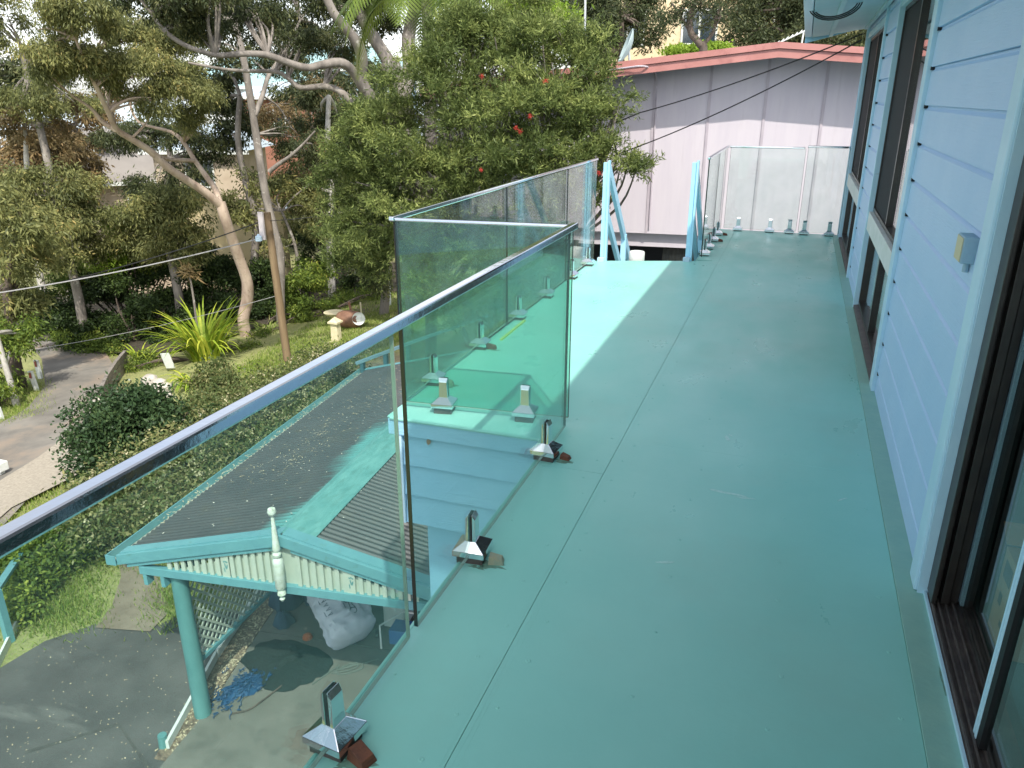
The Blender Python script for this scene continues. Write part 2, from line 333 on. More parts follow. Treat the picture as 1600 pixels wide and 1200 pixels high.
# ------------------------------------------------------------------ foliage
RNG = np.random.default_rng(7)
def blob(px, py, d, r, ry=None, dep=None):
    c = PD(px, py, d); k = hypot(d, c[2]-CAMZ)/FPX
    ry = ry or r; return (c[0], c[1], c[2], r*k, (dep or r)*k, ry*k)
def leaf_arrays(blobs, n, Ln, Wd, droop=0., twig=10, twr=.3, hug=.5, spray=0., sub=0):
    B = np.array(blobs, float)
    if sub:      # each mass breaks up into foliage pads with shade between them
        k = RNG.normal(size=(len(B)*sub, 3)); k /= np.linalg.norm(k, axis=1)[:, None]
        P = np.repeat(B, sub, 0); C_ = P[:, :3]+k*P[:, 3:6]*(RNG.uniform(.45, 1.12, len(k)))[:, None]
        r_ = P[:, 3:6]*(RNG.uniform(.20, .42, len(k)))[:, None]; r_[:, 2] *= .75
        B = np.concatenate([C_, r_], 1)
    w = (B[:, 3]*B[:, 4]*B[:, 5])**(2/3.); w /= w.sum()
    nt_ = max(1, n//twig)
    bi = RNG.choice(len(B), nt_, p=w)
    dr = RNG.normal(size=(nt_, 3)); dr /= np.linalg.norm(dr, axis=1)[:, None]
    rad = RNG.random(nt_)**hug
    lump = (1+.25*np.sin(dr[:, 0]*5+bi)*np.cos(dr[:, 2]*6+bi*2))*(1+.16*RNG.normal(size=nt_))
    tc = B[bi, :3]+dr*B[bi, 3:6]*(rad*lump)[:, None]
    bt = RNG.random(len(B)); tt = RNG.random(nt_)
    p = np.repeat(tc, twig, 0)+RNG.normal(size=(nt_*twig, 3))*twr*np.array([1, 1, .8])
    N = len(p)
    td = RNG.normal(size=(nt_, 3))
    if spray:
        ax = dr*.7+RNG.normal(size=(nt_, 3))*.55+np.array([0, 0, .25-droop*1.2]); ax /= np.linalg.norm(ax, axis=1)[:, None]; td = ax*1.1
        p = p+np.repeat(ax, twig, 0)*((RNG.random(nt_*twig)-.4)*spray)[:, None]
    td = np.repeat(td, twig, 0)
    d = td*.8+RNG.normal(size=(N, 3))*(.55 if spray else .8); d /= np.linalg.norm(d, axis=1)[:, None]; d[:, 2] -= droop; d /= np.linalg.norm(d, axis=1)[:, None]
    s_ = np.cross(d, RNG.normal(size=(N, 3))); s_ /= np.linalg.norm(s_, axis=1)[:, None]
    l = Ln*(.6+.8*RNG.random(N))[:, None]; wd = Wd*(.7+.6*RNG.random(N))[:, None]
    V = np.stack([p, p+d*l*.45+s_*wd/2, p+d*l, p+d*l*.45-s_*wd/2], 1).reshape(-1, 3)
    t = .30*np.repeat(bt[bi], twig)+.38*np.repeat(tt, twig)+.32*RNG.random(N)
    return V, np.repeat(t, 4)
def quads_obj(name, V, t, mt, parent=None, org=(0, 0, 0), kind=None, label=None, cat=None, group=None):
    if parent is not None: org = ORG[parent.name]
    V = V-np.array(org); n = len(V)//4
    me = bpy.data.meshes.new(name)
    me.vertices.add(len(V)); me.vertices.foreach_set('co', V.astype(np.float32).ravel())
    me.loops.add(len(V)); me.loops.foreach_set('vertex_index', np.arange(len(V), dtype=np.int32))
    me.polygons.add(n); me.polygons.foreach_set('loop_start', np.arange(0, len(V), 4, dtype=np.int32))
    at = me.attributes.new('tint', 'FLOAT', 'POINT'); at.data.foreach_set('value', t.astype(np.float32))
    me.update(calc_edges=True); me.materials.append(mt)
    o = link(bpy.data.objects.new(name, me))
    if parent is None: o.location = org
    else: o.parent = parent
    ORG[o.name] = tuple(org); tagit(o, label, cat, group, kind); return o
LEAFN = [0]
def crown(parent, blobs, n, Ln, Wd, mt, name='crown', **k):
    LEAFN[0] += n
    V, t = leaf_arrays(blobs, n, Ln, Wd, **k); return quads_obj(name, V, t, mt, parent)
def smooth_path(pts, rad, sub=4):
    P = [Vector(p) for p in pts]; out = []; ro = []
    for i in range(len(P)-1):
        a = P[max(i-1, 0)]; b = P[i]; c = P[i+1]; d = P[min(i+2, len(P)-1)]
        for k in range(sub):
            t = k/sub; out.append(.5*((2*b)+(c-a)*t+(2*a-5*b+4*c-d)*t*t+(3*b-a-3*c+d)*t**3)); ro.append(rad[i]*(1-t)+rad[i+1]*t)
    out.append(P[-1]); ro.append(rad[-1]); return out, ro
def limb(parent, name, pts, r0, r1, mt, n=9):
    m = len(pts); rr = [r0+(r1-r0)*i/(m-1) for i in range(m)]
    p, r = smooth_path(pts, rr); r = [q*(1+.10*noise.noise(v*1.7)) for q, v in zip(r, p)]
    return build(name, MB().tube(p, r, n), mt, parent, smooth=True)
def px_path(l): return [PD(*q) for q in l]
def twigs(parent, starts, blobs, mt, r=.03, per=1, name='branches'):
    "thin limbs from fork points to crown clumps, one joined part"
    mb = MB()
    for b in blobs:
        for _ in range(per):
            e = Vector((b[0], b[1], b[2]))+Vector((random.uniform(-.4, .4)*b[3], random.uniform(-.4, .4)*b[4], random.uniform(-.3, .5)*b[5]))
            s_ = min((Vector(q) for q in starts), key=lambda q: (q-e).length)
            m = (s_+e)/2+Vector((random.uniform(-1, 1), random.uniform(-1, 1), random.uniform(-.2, 1)))*(e-s_).length*.15
            p, rr = smooth_path([s_, m, e], [r*1.3, r, r*.3], 4); mb.tube(p, rr, 5)
    if mb.v: return build(name, mb, mt, parent, smooth=True, kind='stuff')

# ================================================================== SETTING: terrain, sea
def axis(a, lo, hi, fine):
    out = [lo]
    while out[-1] < hi:
        x = out[-1]; d = max(fine, .07*abs(x-a)); out.append(x+d)
    return out
xs = axis(-10, -260, 160, .8); ys = axis(10, -30, 420, .8)
mb = MB(); nx = len(xs)
for y in ys:
    for x in xs: mb.v.append((x, y, T(x, y)+(.06*noise.noise(Vector((x*.35, y*.35, 0))) if T(x, y) != -5.2 else 0)))
for j in range(len(ys)-1):
    for i in range(nx-1):
        a = j*nx+i; mb.f.append((a, a+1, a+nx+1, a+nx))
build('hillside_ground', mb, M['ground'], smooth=True, kind='structure')
build('sea', MB().quad((-5000, -500, -24), (3000, -500, -24), (3000, 5000, -24), (-5000, 5000, -24)), M['water'], kind='structure')

def strip(name, pairs, mt, dz, sub=8, across=8, **k):
    mb = MB(); rows = []
    for i in range(len(pairs)-1):
        for s_ in range(sub+(i == len(pairs)-2)):
            t = s_/sub; a = np.array(pairs[i][0])*(1-t)+np.array(pairs[i+1][0])*t; b = np.array(pairs[i][1])*(1-t)+np.array(pairs[i+1][1])*t
            rows.append([a+(b-a)*c/across for c in range(across+1)])
    for r in rows:
        for q in r: mb.v.append((q[0], q[1], T(q[0], q[1])+dz))
    w = across+1
    for i in range(len(rows)-1):
        for c in range(across): a = i*w+c; mb.f.append((a, a+1, a+w+1, a+w))
    return build(name, mb, mt, smooth=True, kind='structure', **k)
g2 = lambda *p: [tuple(G(*q)[:2]) for q in p]
RP = [((-120, 740), (-60, 900)), ((-30, 690), (40, 790)), ((0, 666), (130, 700)), ((45, 640), (165, 645)), ((72, 606), (188, 592)),
      ((66, 565), (165, 552)), ((44, 535), (95, 532)), ((20, 500), (52, 502)), ((8, 470), (45, 470))]
strip('lane', [g2(*p) for p in RP], M['roadm'], .07)
AP = [((-60, 800), (-60, 870)), ((10, 752), (20, 800)), ((60, 722), (110, 755)), ((115, 680), (160, 725)), ((160, 645), (185, 680))]
strip('pebble_apron', [g2(*p) for p in AP], M['apron'], .10)
# driveway (flat) : world polygon
strip('driveway', [((-13, -6), (-1, -6)), ((-11.6, 1), (-1, 1)), (PZ(0, 1045, -5.2)[:2], (-1.5, 4.2)), (PZ(70, 1003, -5.2)[:2], (-1.5, 5.2)),
                   (PZ(150, 976, -5.2)[:2], (-2, 6.4)), (PZ(232, 985, -5.2)[:2], (-2.0, 7.3)), (PZ(300, 952, -5.2)[:2], (-2.2, 8.2))], M['conc'], .012)
strip('dirt_path', [g2((150, 985), (235, 990)), g2((175, 950), (262, 962)), g2((190, 905), (255, 905)), g2((185, 870), (235, 872))], M['dirt'], .03)
JD = mat('joint_dirt', (.055, .054, .05), (.09, .088, .08), scale=8, rough=.95)
for n_, pl_q in enumerate(([(182, 1012+118), (186, 1130), (236, 1200), (230, 1203)], [(182, 1130), (184, 1133), (40, 1178), (38, 1174)])):
    build('driveway_joint', MB().prism([tuple(PZ(a, b, -5.185)[:2]) for a, b in pl_q], -5.187, -5.184), JD, kind='structure')
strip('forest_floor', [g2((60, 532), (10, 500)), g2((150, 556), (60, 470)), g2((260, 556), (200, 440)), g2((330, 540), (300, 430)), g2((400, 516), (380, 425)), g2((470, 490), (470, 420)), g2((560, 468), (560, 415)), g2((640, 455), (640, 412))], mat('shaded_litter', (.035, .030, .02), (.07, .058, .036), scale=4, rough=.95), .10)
# ------------------------------------------------------------------ carport frame
A5 = radians(5.0); P0 = np.array([-5.858, 5.525, -5.2])
aV = np.array([-sin(A5), cos(A5), 0]); bV = np.array([cos(A5), sin(A5), 0])
def CP(u, v, z):
    v = v+u*.052; q = P0+bV*u+aV*v; return (q[0], q[1], z)
def CPI(u, v, z): return CP(u, v, z)
sl_mb = MB().prism([CP(.12, -8, 0)[:2], CP(3.6, -8, 0)[:2], CP(3.6, 1.50, 0)[:2], CP(-.18, 1.50, 0)[:2], CP(.02, .1, 0)[:2]], -5.3, -5.165)
build('carport_slab', sl_mb, M['slab'], kind='structure')
build('carport_slab', MB().prism([CP(-.185, 1.515, 0)[:2], CP(3.6, 1.515, 0)[:2], CP(3.6, 8, 0)[:2], CP(-.9, 8, 0)[:2]], -5.3, -5.167), M['slab'], kind='structure')
build('mulch_strip', MB().prism([CP(-.12, -.7, 0)[:2], CP(.09, -.7, 0)[:2], CP(.0, .1, 0)[:2], CP(-.2, 1.5, 0)[:2], CP(-.92, 8, 0)[:2], CP(-1.3, 8, 0)[:2], CP(-.68, 2.2, 0)[:2]], -5.3, -5.176), M['mulch'], kind='structure')

# ================================================================== DECK
deck_poly = [(.6, -3), (.6, 10.72), (-.92, 10.72), (-.92, 8.42), (-1.97, 8.05), (-1.97, 3.47), (-1.03, 3.47), (-1.03, -3)]
deck = build('deck', MB().prism(deck_poly[::-1], -.10, -.004), M['core'], kind='structure')
# painted floor sheets laid over the core, joints a few millimetres wide
def sheet(poly):
    n = len(poly); m = MB().prism(poly[::-1] if sum((poly[i][0]*poly[(i+1) % n][1]-poly[(i+1) % n][0]*poly[i][1]) for i in range(n)) < 0 else poly, -.0035, 0)
    return build('floor_sheet', m, M['deck'], deck, bevel=.0006)
J = .0010
for y0, y1 in ((-3, 1.0), (1.0, 3.185)):
    sheet([(-1.035, y0+J), (-.69-J, y0+J), (-.69-J, y1-J), (-1.035, y1-J)])
sheet([(-1.035, 3.185+J), (-.69-J, 3.185+J), (-.69-J, 5.33-J), (-1.975, 5.33-J), (-1.975, 3.462), (-1.035, 3.462)])
sheet([(-1.975, 5.33+J), (-.69-J, 5.33+J), (-.69-J, 6.9-J), (-1.975, 6.9-J)])
sheet([(-1.975, 6.9+J), (-.69-J, 6.9+J), (-.69-J, 8.50), (-1.975, 8.055)])
sheet([(-.925, 8.50), (-.69-J, 8.50), (-.69-J, 10.72), (-.925, 10.72)])
for y0, y1 in ((-3, .6), (.6, 3.6), (3.6, 6.6), (6.6, 9.6), (9.6, 10.72)):
    sheet([(-.69+J, y0+J*.1), (.505-J*.4, y0+J*.1), (.505-J*.4, y1-J*.1), (-.69+J, y1-J*.1)])
build('edge_strip', MB().box(.506, .598, -3, 10.72, -.0035, .004), M['deck_dirty'], deck, bevel=.0015)
# rounded painted lip on the outer edges
lip = MB()
for p, q in (((-1.032, -3), (-1.032, 3.46)), ((-1.96, 3.468), (-1.04, 3.468)), ((-1.972, 3.48), (-1.972, 8.05)), ((-.922, 8.45), (-.922, 10.71))):
    lip.tube([(*p, -.008), (*q, -.008)], .0105, 8)
build('edge_lip', lip, M['deck'], deck, smooth=True)
# seam ridges of filler beside the long joint
fm = MB()
for off in (-.013, .016, .03):
    pts = [(-.69+off+random.uniform(-.002, .002), -2.9+i*.15, -.0005) for i in range(90)]
    fm.tube(pts, [.0006+.0008*random.random() for _ in pts], 5)
build('joint_filler', fm, M['deck'], deck, smooth=True)
nb = MB()
for X, dy in ((-.96, .3), (-.75, .22), (-.63, .22), (-.28, .32), (.12, .32), (.44, .3), (.535, .3), (-1.3, .45), (-1.7, .45)):
    y = .5
    while y < 10.4:
        x_ = X+random.uniform(-.02, .02); y_ = y+random.uniform(-.05, .05)
        if not (X < -1.04 and (y_ < 3.6 or y_ > 7.8)) and not (X < -.92 and y_ > 8.2):
            r = random.uniform(.0042, .0075); nb.lathe([(r*1.5, -.001), (r, .0016), (r*.7, .0019), (r*.4, .0006)], (x_, y_, .0), 7)
        y += dy
build('nail_head', nb, M['deck'], deck, smooth=True, kind='stuff')
def flat_patch(pts, z, t=.0015): return MB().prism(pts, z, z+t)
def irregular(cx, cy, rx, ry, n=14, j=.35, ang=0):
    out = []
    for k in range(n):
        a = 2*pi*k/n; r = 1+random.uniform(-j, j); x = rx*r*cos(a); y = ry*r*sin(a)
        out.append((cx+x*cos(ang)-y*sin(ang), cy+x*sin(ang)+y*cos(ang)))
    return out
for (cx, cy, rx, ry, an) in ((-.183, 3.80, .010, .032, .3), (-.17, 3.84, .006, .016, .9), (-.12, 3.19, .085, .009, -.12), (-.05, 3.17, .04, .006, .1), (-.30, 2.55, .03, .006, .4), (.35, 3.3, .03, .004, .8)):
    build('worn_patch', flat_patch(irregular(cx, cy, rx, ry, 16, .4, an), .0002, .0006), M['flake'], deck)
# fascias, joists under the deck
fa = MB(); fa.box(-1.028, -1.0, -3, 3.44, -.30, -.101)
build('side_fascia', fa, M['trim'], deck)
jm = MB()
for i in range(28):
    y = -2.7+i*.48; jm.box(-.98 if y < 3.4 or y > 8.3 else -1.9, .58, y, y+.045, -.26, -.102)
build('floor_joist', jm, M['core'], deck, kind='stuff')

# blue boarded bulkhead under the wider part of the deck
bh = thing('boarded_bulkhead', (-1.95, 3.5, -5.2), 'blue painted board wall under the deck step with a square column below', 'bulkhead wall')
build('fascia_board', MB().box(-1.975, -1.03, 3.468, 3.49, -.105, -.012), M['blue_x'], bh, bevel=.002)
for z0, z1 in ((-.29, -.107), (-.477, -.292), (-.66, -.479)):
    build('weatherboard', MB().hexa([(-1.90, 3.482, z0), (-1.0, 3.482, z0), (-1.0, 3.52, z0), (-1.90, 3.52, z0), (-1.90, 3.505, z1-.012), (-1.0, 3.505, z1-.012), (-1.0, 3.52, z1-.012), (-1.90, 3.52, z1-.012)]), M['blue_x'], bh)
    build('weatherboard', MB().hexa([(-1.90, 3.53, z0), (-1.88, 3.53, z0), (-1.88, 8.0, z0), (-1.90, 8.0, z0), (-1.885, 3.53, z1), (-1.87, 3.53, z1), (-1.87, 8.0, z1), (-1.885, 8.0, z1)]), M['blue'], bh)
build('backing', MB().box(-1.89, -1.0, 3.512, 3.528, -.655, -.10), M['blue_x'], bh)
build('corner_trim', MB().box(-1.935, -1.902, 3.475, 3.53, -.665, -.107), M['trim'], bh)
build('soffit_board', MB().box(-1.88, .55, 3.53, 8.0, -.665, -.655), M['trim'], bh)
build('column', MB().box(-1.81, -1.52, 3.56, 3.80, -5.18, -.667), M['blue_x'], bh, bevel=.01)
build('column', MB().box(-1.81, -1.52, 7.4, 7.65, -5.18, -.667), M['blue_x'], bh, bevel=.01)
build('rust_mark', MB().prism(irregular(0, 0, .012, .02, 10, .3), 0, .001).xf(lambda x, y, z: (-1.74+x, 3.4875-z, -.125+y)), M['rust'], bh)

# ================================================================== BALUSTRADES
def clamp_mesh():
    mb = MB()
    for s_ in (-1, 1):
        t0, t1 = .0065*s_, .0195*s_
        if s_ < 0: t0, t1 = t1, t0
        w = .026; z0, z1 = .05, .165; out_hi = z1-.022
        # chamfered top: outer face lower than the inner one
        xi, xo = (.0068*s_, .0200*s_)
        v = [(xi, -w, z0), (xi, w, z0), (xi, w, z1), (xi, -w, z1), (xo, -w, z0), (xo, w, z0), (xo, w-.004, out_hi), (xo, -w+.004, out_hi)]
        f = [(0, 1, 2, 3), (7, 6, 5, 4), (0, 4, 5, 1), (1, 5, 6, 2), (2, 6, 7, 3), (3, 7, 4, 0)]
        mb.add(v, f if s_ < 0 else [q[::-1] for q in f])
    n = len(mb.v)
    return mb
def mk(mb, name, m, bev=.0012, smooth=False):
    me = bpy.data.meshes.new(name); me.from_pydata(mb.v, [], mb.f); me.update(); me.materials.append(m); return me
cover = MB()
w0, w1 = .062, .018
cover.hexa([(-w0, -w0, .0), (w0, -w0, .0), (w0, w0, .0), (-w0, w0, .0), (-w0, -w0, .022), (w0, -w0, .022), (w0, w0, .022), (-w0, w0, .022)])
cover.f.pop(1)
cover.hexa([(-w0, -w0, .022), (w0, -w0, .022), (w0, w0, .022), (-w0, w0, .022), (-.02, -w1-.008, .052), (.02, -w1-.008, .052), (.02, w1+.008, .052), (-.02, w1+.008, .052)])
me_cover = mk(cover, 'base_cover', M['chrome']); me_clamp = mk(clamp_mesh(), 'clamp', M['chrome'])
me_pack = mk(MB().box(-.05, .05, -.05, .05, 0, .03), 'packer', M['brownd'])
gap = MB().box(-.0064, .0064, -.0235, .0235, .05, .158); me_gap = mk(gap, 'rubber_gasket', M['black'])
def rnd(o, w=.0015):
    m = o.modifiers.new('bevel', 'BEVEL'); m.width = w; m.segments = 1; return o
def spigot(par, x, y, rz=0, z=.012, skew=0):
    s_ = place('spigot', me_cover, par, (x, y, z), rz+skew); rnd(s_)
    c = place('clamp', me_clamp, s_, (x, y, z)); rnd(c, .002)
    g_ = place('rubber_gasket', me_gap, s_, (x, y, z))
    k = place('packer', me_pack, par, (x, y, -.001), rz+skew+.05); k.scale = (1, 1, (z+.002)/.03)
    return s_
def panel(par, p, q, z0, z1, mt='glass', t=.012, edge=True, e0='edge', e1='edge'):
    p = Vector((*p, 0)); q = Vector((*q, 0)); d = (q-p).normalized(); n = Vector((-d.y, d.x, 0))*t/2
    v = [p-n, q-n, q+n, p+n]
    g = MB().hexa([(*a.xy, z0) for a in v]+[(*a.xy, z1) for a in v])
    o = build('glass_panel', g, M[mt], par)
    build('bottom_edge_glint', MB().hexa([(*a.xy, z0-.003) for a in v]+[(*a.xy, z0-.0003) for a in v]), M['edge_l'], o)  # pale strip paints a highlight along the foot of the glass
    if edge:
        for nm, a, sg, em in ((0, p, -1, e0), (1, q, 1, e1)):
            a0 = a+d*.0004*sg; a1 = a+d*.0035*sg; nn = n*1.02
            c = [a0-nn, a1-nn, a1+nn, a0+nn] if sg > 0 else [a1-nn, a0-nn, a0+nn, a1+nn]
            build('polished_edge', MB().hexa([(*k.xy, z0) for k in c]+[(*k.xy, z1) for k in c]), M[em], o)
    return o
def rail(par, pts, w=.036, h=.03, z=1.045):
    mb = MB()
    for a, b in zip(pts[:-1], pts[1:]): mb.beam((*a, z+h/2), (*b, z+h/2), w, h)
    o = build('top_rail', mb, M['chrome'], par, bevel=.006)
    return o
# near run
b1 = thing('glass_balustrade', (-1.0, 1.8, 0), 'near run of frameless glass balustrade along the open side of the deck', 'balustrade')
panel(b1, (-1.0, -1.2), (-1.0, 1.80), .03, 1.05, e1='edge_l')
panel(b1, (-1.0, 1.86), (-1.0, 3.60), .03, 1.05, e0='edge')
rail(b1, [(-1.0, -1.25), (-1.0, 3.70)])
for y in (-.6, .4): spigot(b1, -1.0, y)
spigot(b1, -1.0, 1.37, z=.03, skew=-.12); spigot(b1, -1.0, 2.34, z=.03, skew=.08); spigot(b1, -.995, 3.27, z=.03, skew=-.1)
# return run
b2 = thing('glass_balustrade', (-1.45, 3.62, 0), 'short return of green tinted glass balustrade between near and far runs', 'balustrade')
panel(b2, (-1.95, 3.625), (-1.012, 3.71), .035, 1.045, mt='glass_g')
build('rubber_seal', MB().box(-1.958, -1.950, 3.617, 3.634, .035, 1.044), M['black'], b2)
rail(b2, [(-1.975, 3.62), (-1.0, 3.71)], w=.022, h=.018)
spigot(b2, -1.71, 3.645, pi/2+.09, z=.035, skew=.05); spigot(b2, -1.245, 3.685, pi/2+.09, z=.035)
# far run
b3 = thing('glass_balustrade', (-1.97, 5.8, 0), 'far run of glass balustrade ending at the blue stair post', 'balustrade')
for y0, y1 in ((3.66, 5.31), (5.35, 6.92), (6.96, 8.03)): panel(b3, (-1.96, y0), (-1.96, y1), .035, 1.04, mt='glass_c')
rail(b3, [(-1.96, 3.60), (-1.96, 8.05)], w=.03, h=.025)
for y in (4.03, 4.79, 5.60, 6.35, 7.15, 7.80): spigot(b3, -1.955, y, 0, z=.025, skew=random.uniform(-.1, .1))
# stair side run and back run
b4 = thing('glass_balustrade', (-.88, 9.5, 0), 'stair side run of glass balustrade beside the blue plank post', 'balustrade')
for y0, y1 in ((8.52, 9.55), (9.6, 10.62)): panel(b4, (-.88, y0), (-.88, y1), .03, 1.05, mt='glass_c')
rail(b4, [(-.88, 8.48), (-.88, 10.66)], w=.03, h=.025)
for y in (8.78, 9.2, 9.72, 10.2): spigot(b4, -.875, y, 0)
b5 = thing('glass_balustrade', (-.1, 10.66, 0), 'end run of clear glass balustrade in front of the pale pink neighbour wall', 'balustrade')
panel(b5, (-.84, 10.66), (.06, 10.66), .03, 1.05, mt='glass_c', e1='edge'); panel(b5, (.09, 10.62), (.57, 10.62), .03, 1.07, mt='glass_c')
rail(b5, [(-.86, 10.66), (.05, 10.66)], w=.03, h=.025); rail(b5, [(.08, 10.62), (.58, 10.62)], w=.03, h=.025, z=1.065)
for x_, y_ in ((-.66, 10.66), (-.26, 10.66), (-.02, 10.66), (.16, 10.62), (.46, 10.62)): spigot(b5, x_, y_, pi/2)
# timber chocks wedged beside spigots
for i, (x_, y_, s_, mt_, lb) in enumerate((
        (-.905, 1.345, .034, 'redwood', 'split red timber chock beside the nearest spigot'),
        (-.90, 2.335, .030, 'palewood', 'pale half painted timber chock beside the second spigot from the camera'),
        (-.90, 3.28, .025, 'redwood', 'dark red timber chock beside the spigot at the inner corner'),
        (-1.86, 4.03, .035, 'palewood', 'pale timber chock at the first spigot of the far glass run'),
        (-1.87, 4.80, .032, 'redwood', 'reddish timber chock at the second spigot of the far glass run'),
        (-.79, 9.74, .03, 'redwood', 'small red timber chock on the stair side beside the third spigot'),
        (-.78, 10.22, .03, 'redwood', 'small red timber chock in the corner where the two far glass runs meet'))):
    a = random.uniform(-.5, .5)
    ch = MB().hexa([(-s_, -s_*.8, 0), (s_, -s_*.7, 0), (s_*.9, s_*.8, 0), (-s_, s_*.7, 0), (-s_*.9, -s_*.6, s_*1.1), (s_*.7, -s_*.6, s_*.7), (s_*.7, s_*.6, s_*.75), (-s_*.9, s_*.6, s_*1.15)])
    ch.xf(lambda x, y, z: (x_+x*cos(a)-y*sin(a), y_+x*sin(a)+y*cos(a), z-.001))
    build('timber_chock', ch, M[mt_], label=lb, cat='timber block', group='timber chocks wedged beside the spigots', bevel=.002)
build('yellow_stick', MB().beam((-1.885, 5.55, .006), (-1.88, 5.0, .006), .018, .012), mat('yellow_paint', (.55, .62, .15), rough=.6), label='thin yellow stick lying along the foot of the far glass run', cat='stick')

GR = mat('deck_grime', (.16, .34, .27), (.10, .17, .12), scale=30, rough=.7)
for (x_, y_, rx, ry) in ((-.915, 1.33, .045, .03), (-.93, 1.29, .03, .016), (-.91, 2.31, .05, .022), (-.90, 3.25, .04, .02), (-.955, 2.28, .03, .012), (-1.84, 4.02, .04, .03), (-1.85, 4.78, .04, .02)):
    build('grime_patch', flat_patch(irregular(x_, y_, rx, ry, 18, .45), .0003, .0004), GR, deck)
for k in range(26):
    y_ = random.uniform(.9, 10.3); build('grime_patch', flat_patch(irregular(.591, y_, random.uniform(.003, .008), random.uniform(.02, .10), 12, .45), .0042, .0004), GR, deck)
# stair head: posts and handrails
def stair_side(x, y, lab, flip):
    t = thing('stair_handrail', (x, y, 0), lab, 'handrail')
    build('post', MB().box(x-.035, x+.01, y-.03, y+.03, -1.2, 1.02), M['postblue'], t, bevel=.003)
    build('post_face_board', MB().box(x+.012, x+.034, y-.045, y+.02, -.04 if flip else -1.0, 1.04), M['postblue'], t, bevel=.003)
    build('handrail', MB().beam((x, y+.03, .98), (x, y+1.75, -.55), .04, .09), M['postblue'], t)
    build('mid_rail', MB().beam((x, y+.03, .50), (x, y+1.4, -.70), .04, .08), M['postblue'], t)
    build('lower_post', MB().box(x-.03, x+.03, y+1.0, y+1.06, -2.4, .12), M['postblue'], t)
    build('foot_block', MB().box(x-.05, x+.02, y-.09, y-.04, .0, .045), M['ltblue'], t, bevel=.003)
    return t
stair_side(-1.86, 8.10, 'pale blue timber post and sloping rails at the left of the stair opening', False)
stair_side(-1.0, 8.42, 'blue plank post at the right of the stair opening beside the glass', True)
st = thing('timber_stair', (-1.4, 9.2, -1), 'timber steps going down from the opening between the blue posts', 'stairs')
for i in range(7):
    build('tread', MB().box(-1.82, -1.04, 8.5+i*.26, 8.74+i*.26, -.24-i*.19, -.20-i*.19), M['deck_dirty'], st)
for x_ in (-1.86, -1.03): build('stringer', MB().beam((x_, 8.15, -.25), (x_, 10.5, -1.85), .035, .2), M['postblue'], st)
pr = MB().lathe([(.045, 0), (.085, .004), (.088, .05), (.088, .13), (.080, .14), (.03, .141), (.028, .12)], (-1.60, 8.62, -.115), 20)
build('white_roll', pr, M['white'], smooth=True, label='squat white roll standing on the top step between the blue stair posts', cat='roll')

# paper scrap
sc = MB(); base = PZ(1290, 368, .004)
pts = [(-.05, .01, .002), (-.02, .04, .02), (.01, .01, .004), (.045, .035, .012), (.06, -.005, .002), (.015, -.03, .018), (-.03, -.02, .003)]
sc.add([(base[0]+a, base[1]+b, c) for a, b, c in pts]+[(base[0], base[1], .028)], [(i, (i+1) % 7, 7) for i in range(7)])
build('paper_scrap', sc, M['ltblue'], label='crumpled pale blue scrap lying on the deck before the end glass', cat='paper')

# ================================================================== THE BLUE HOUSE
hs = thing('blue_house', (4, 4, -5.2), 'pale blue weatherboard house whose wall lines the right side of the deck', 'house')
WX = .6; ROW0 = -.06; RH = .1855
SEG = [(2.78, 4.77, 0, 2.42), (6.90, 8.05, 0, 2.42), (10.42, 10.64, 0, 2.42)]
def boards(y0, y1, zmin, zmax):
    z = ROW0
    while z < zmax:
        a = max(z, zmin+.002); b = min(z+RH, zmax)
        if b-a > .02:
            tb = (b-z)/RH; ta = (a-z)/RH; xo = lambda t: WX-.018+.004*t
            pf = [(WX+.02, a+.0015), (xo(ta), a+.0015), (xo(max(ta, tb-.11)), b-.024), (WX-.001, b-.010), (WX-.001, b), (WX+.02, b)]; n6 = len(pf)
            build('weatherboard', MB().add([(x, y0, z_) for x, z_ in pf]+[(x, y1, z_) for x, z_ in pf], [tuple(range(n6)), tuple(range(n6, 2*n6))[::-1]]+[(i, n6+i, n6+(i+1) % n6, (i+1) % n6) for i in range(n6)]), M['blue'], hs, bevel=.001)
        z += RH
for s_ in SEG: boards(*s_)
boards(4.93, 6.84, 2.30, 2.45); boards(8.12, 10.36, 2.30, 2.45); boards(-3, 2.66, 2.22, 2.6)
boards(2.78, 4.77, 2.42, 2.62)
z = ROW0+RH
while z < 2.3:
    for y_ in (4.752, 8.035): build('board_end_gap', MB().box(WX-.020, WX-.002, y_, y_+.018, z-.014, z+.003), M['black'], hs)
    z += RH
# core walls behind cladding, interior shell
wl = MB()
wl.box(.625, .70, 2.66, 4.93, 0, 2.45); wl.box(.625, .70, 6.84, 8.12, 0, 2.45); wl.box(.625, .70, 10.36, 10.66, 0, 2.45)
wl.box(.625, .70, -3, 10.66, 2.28, 2.6)
wl.box(8.0, 8.1, -3, 10.66, -5.2, 2.45); wl.box(.7, 8.0, 10.60, 10.66, -5.2, 2.45); wl.box(.7, 8, -3.06, -3, -5.2, 2.45)
wl.box(.62, .70, -3, 10.66, -5.2, -.12)
build('wall_core', wl, M['blue'], hs)
build('floor', MB().box(.70, 8, -3, 10.6, -.1, .012), M['dark'], hs)
build('ceiling', MB().box(.70, 8, -3, 10.6, 2.5, 2.55), M['dark'], hs)
build('partition', MB().box(3.8, 3.9, -3, 10.6, .012, 2.5), mat('inner_wall', (.14, .17, .16), rough=.9), hs)
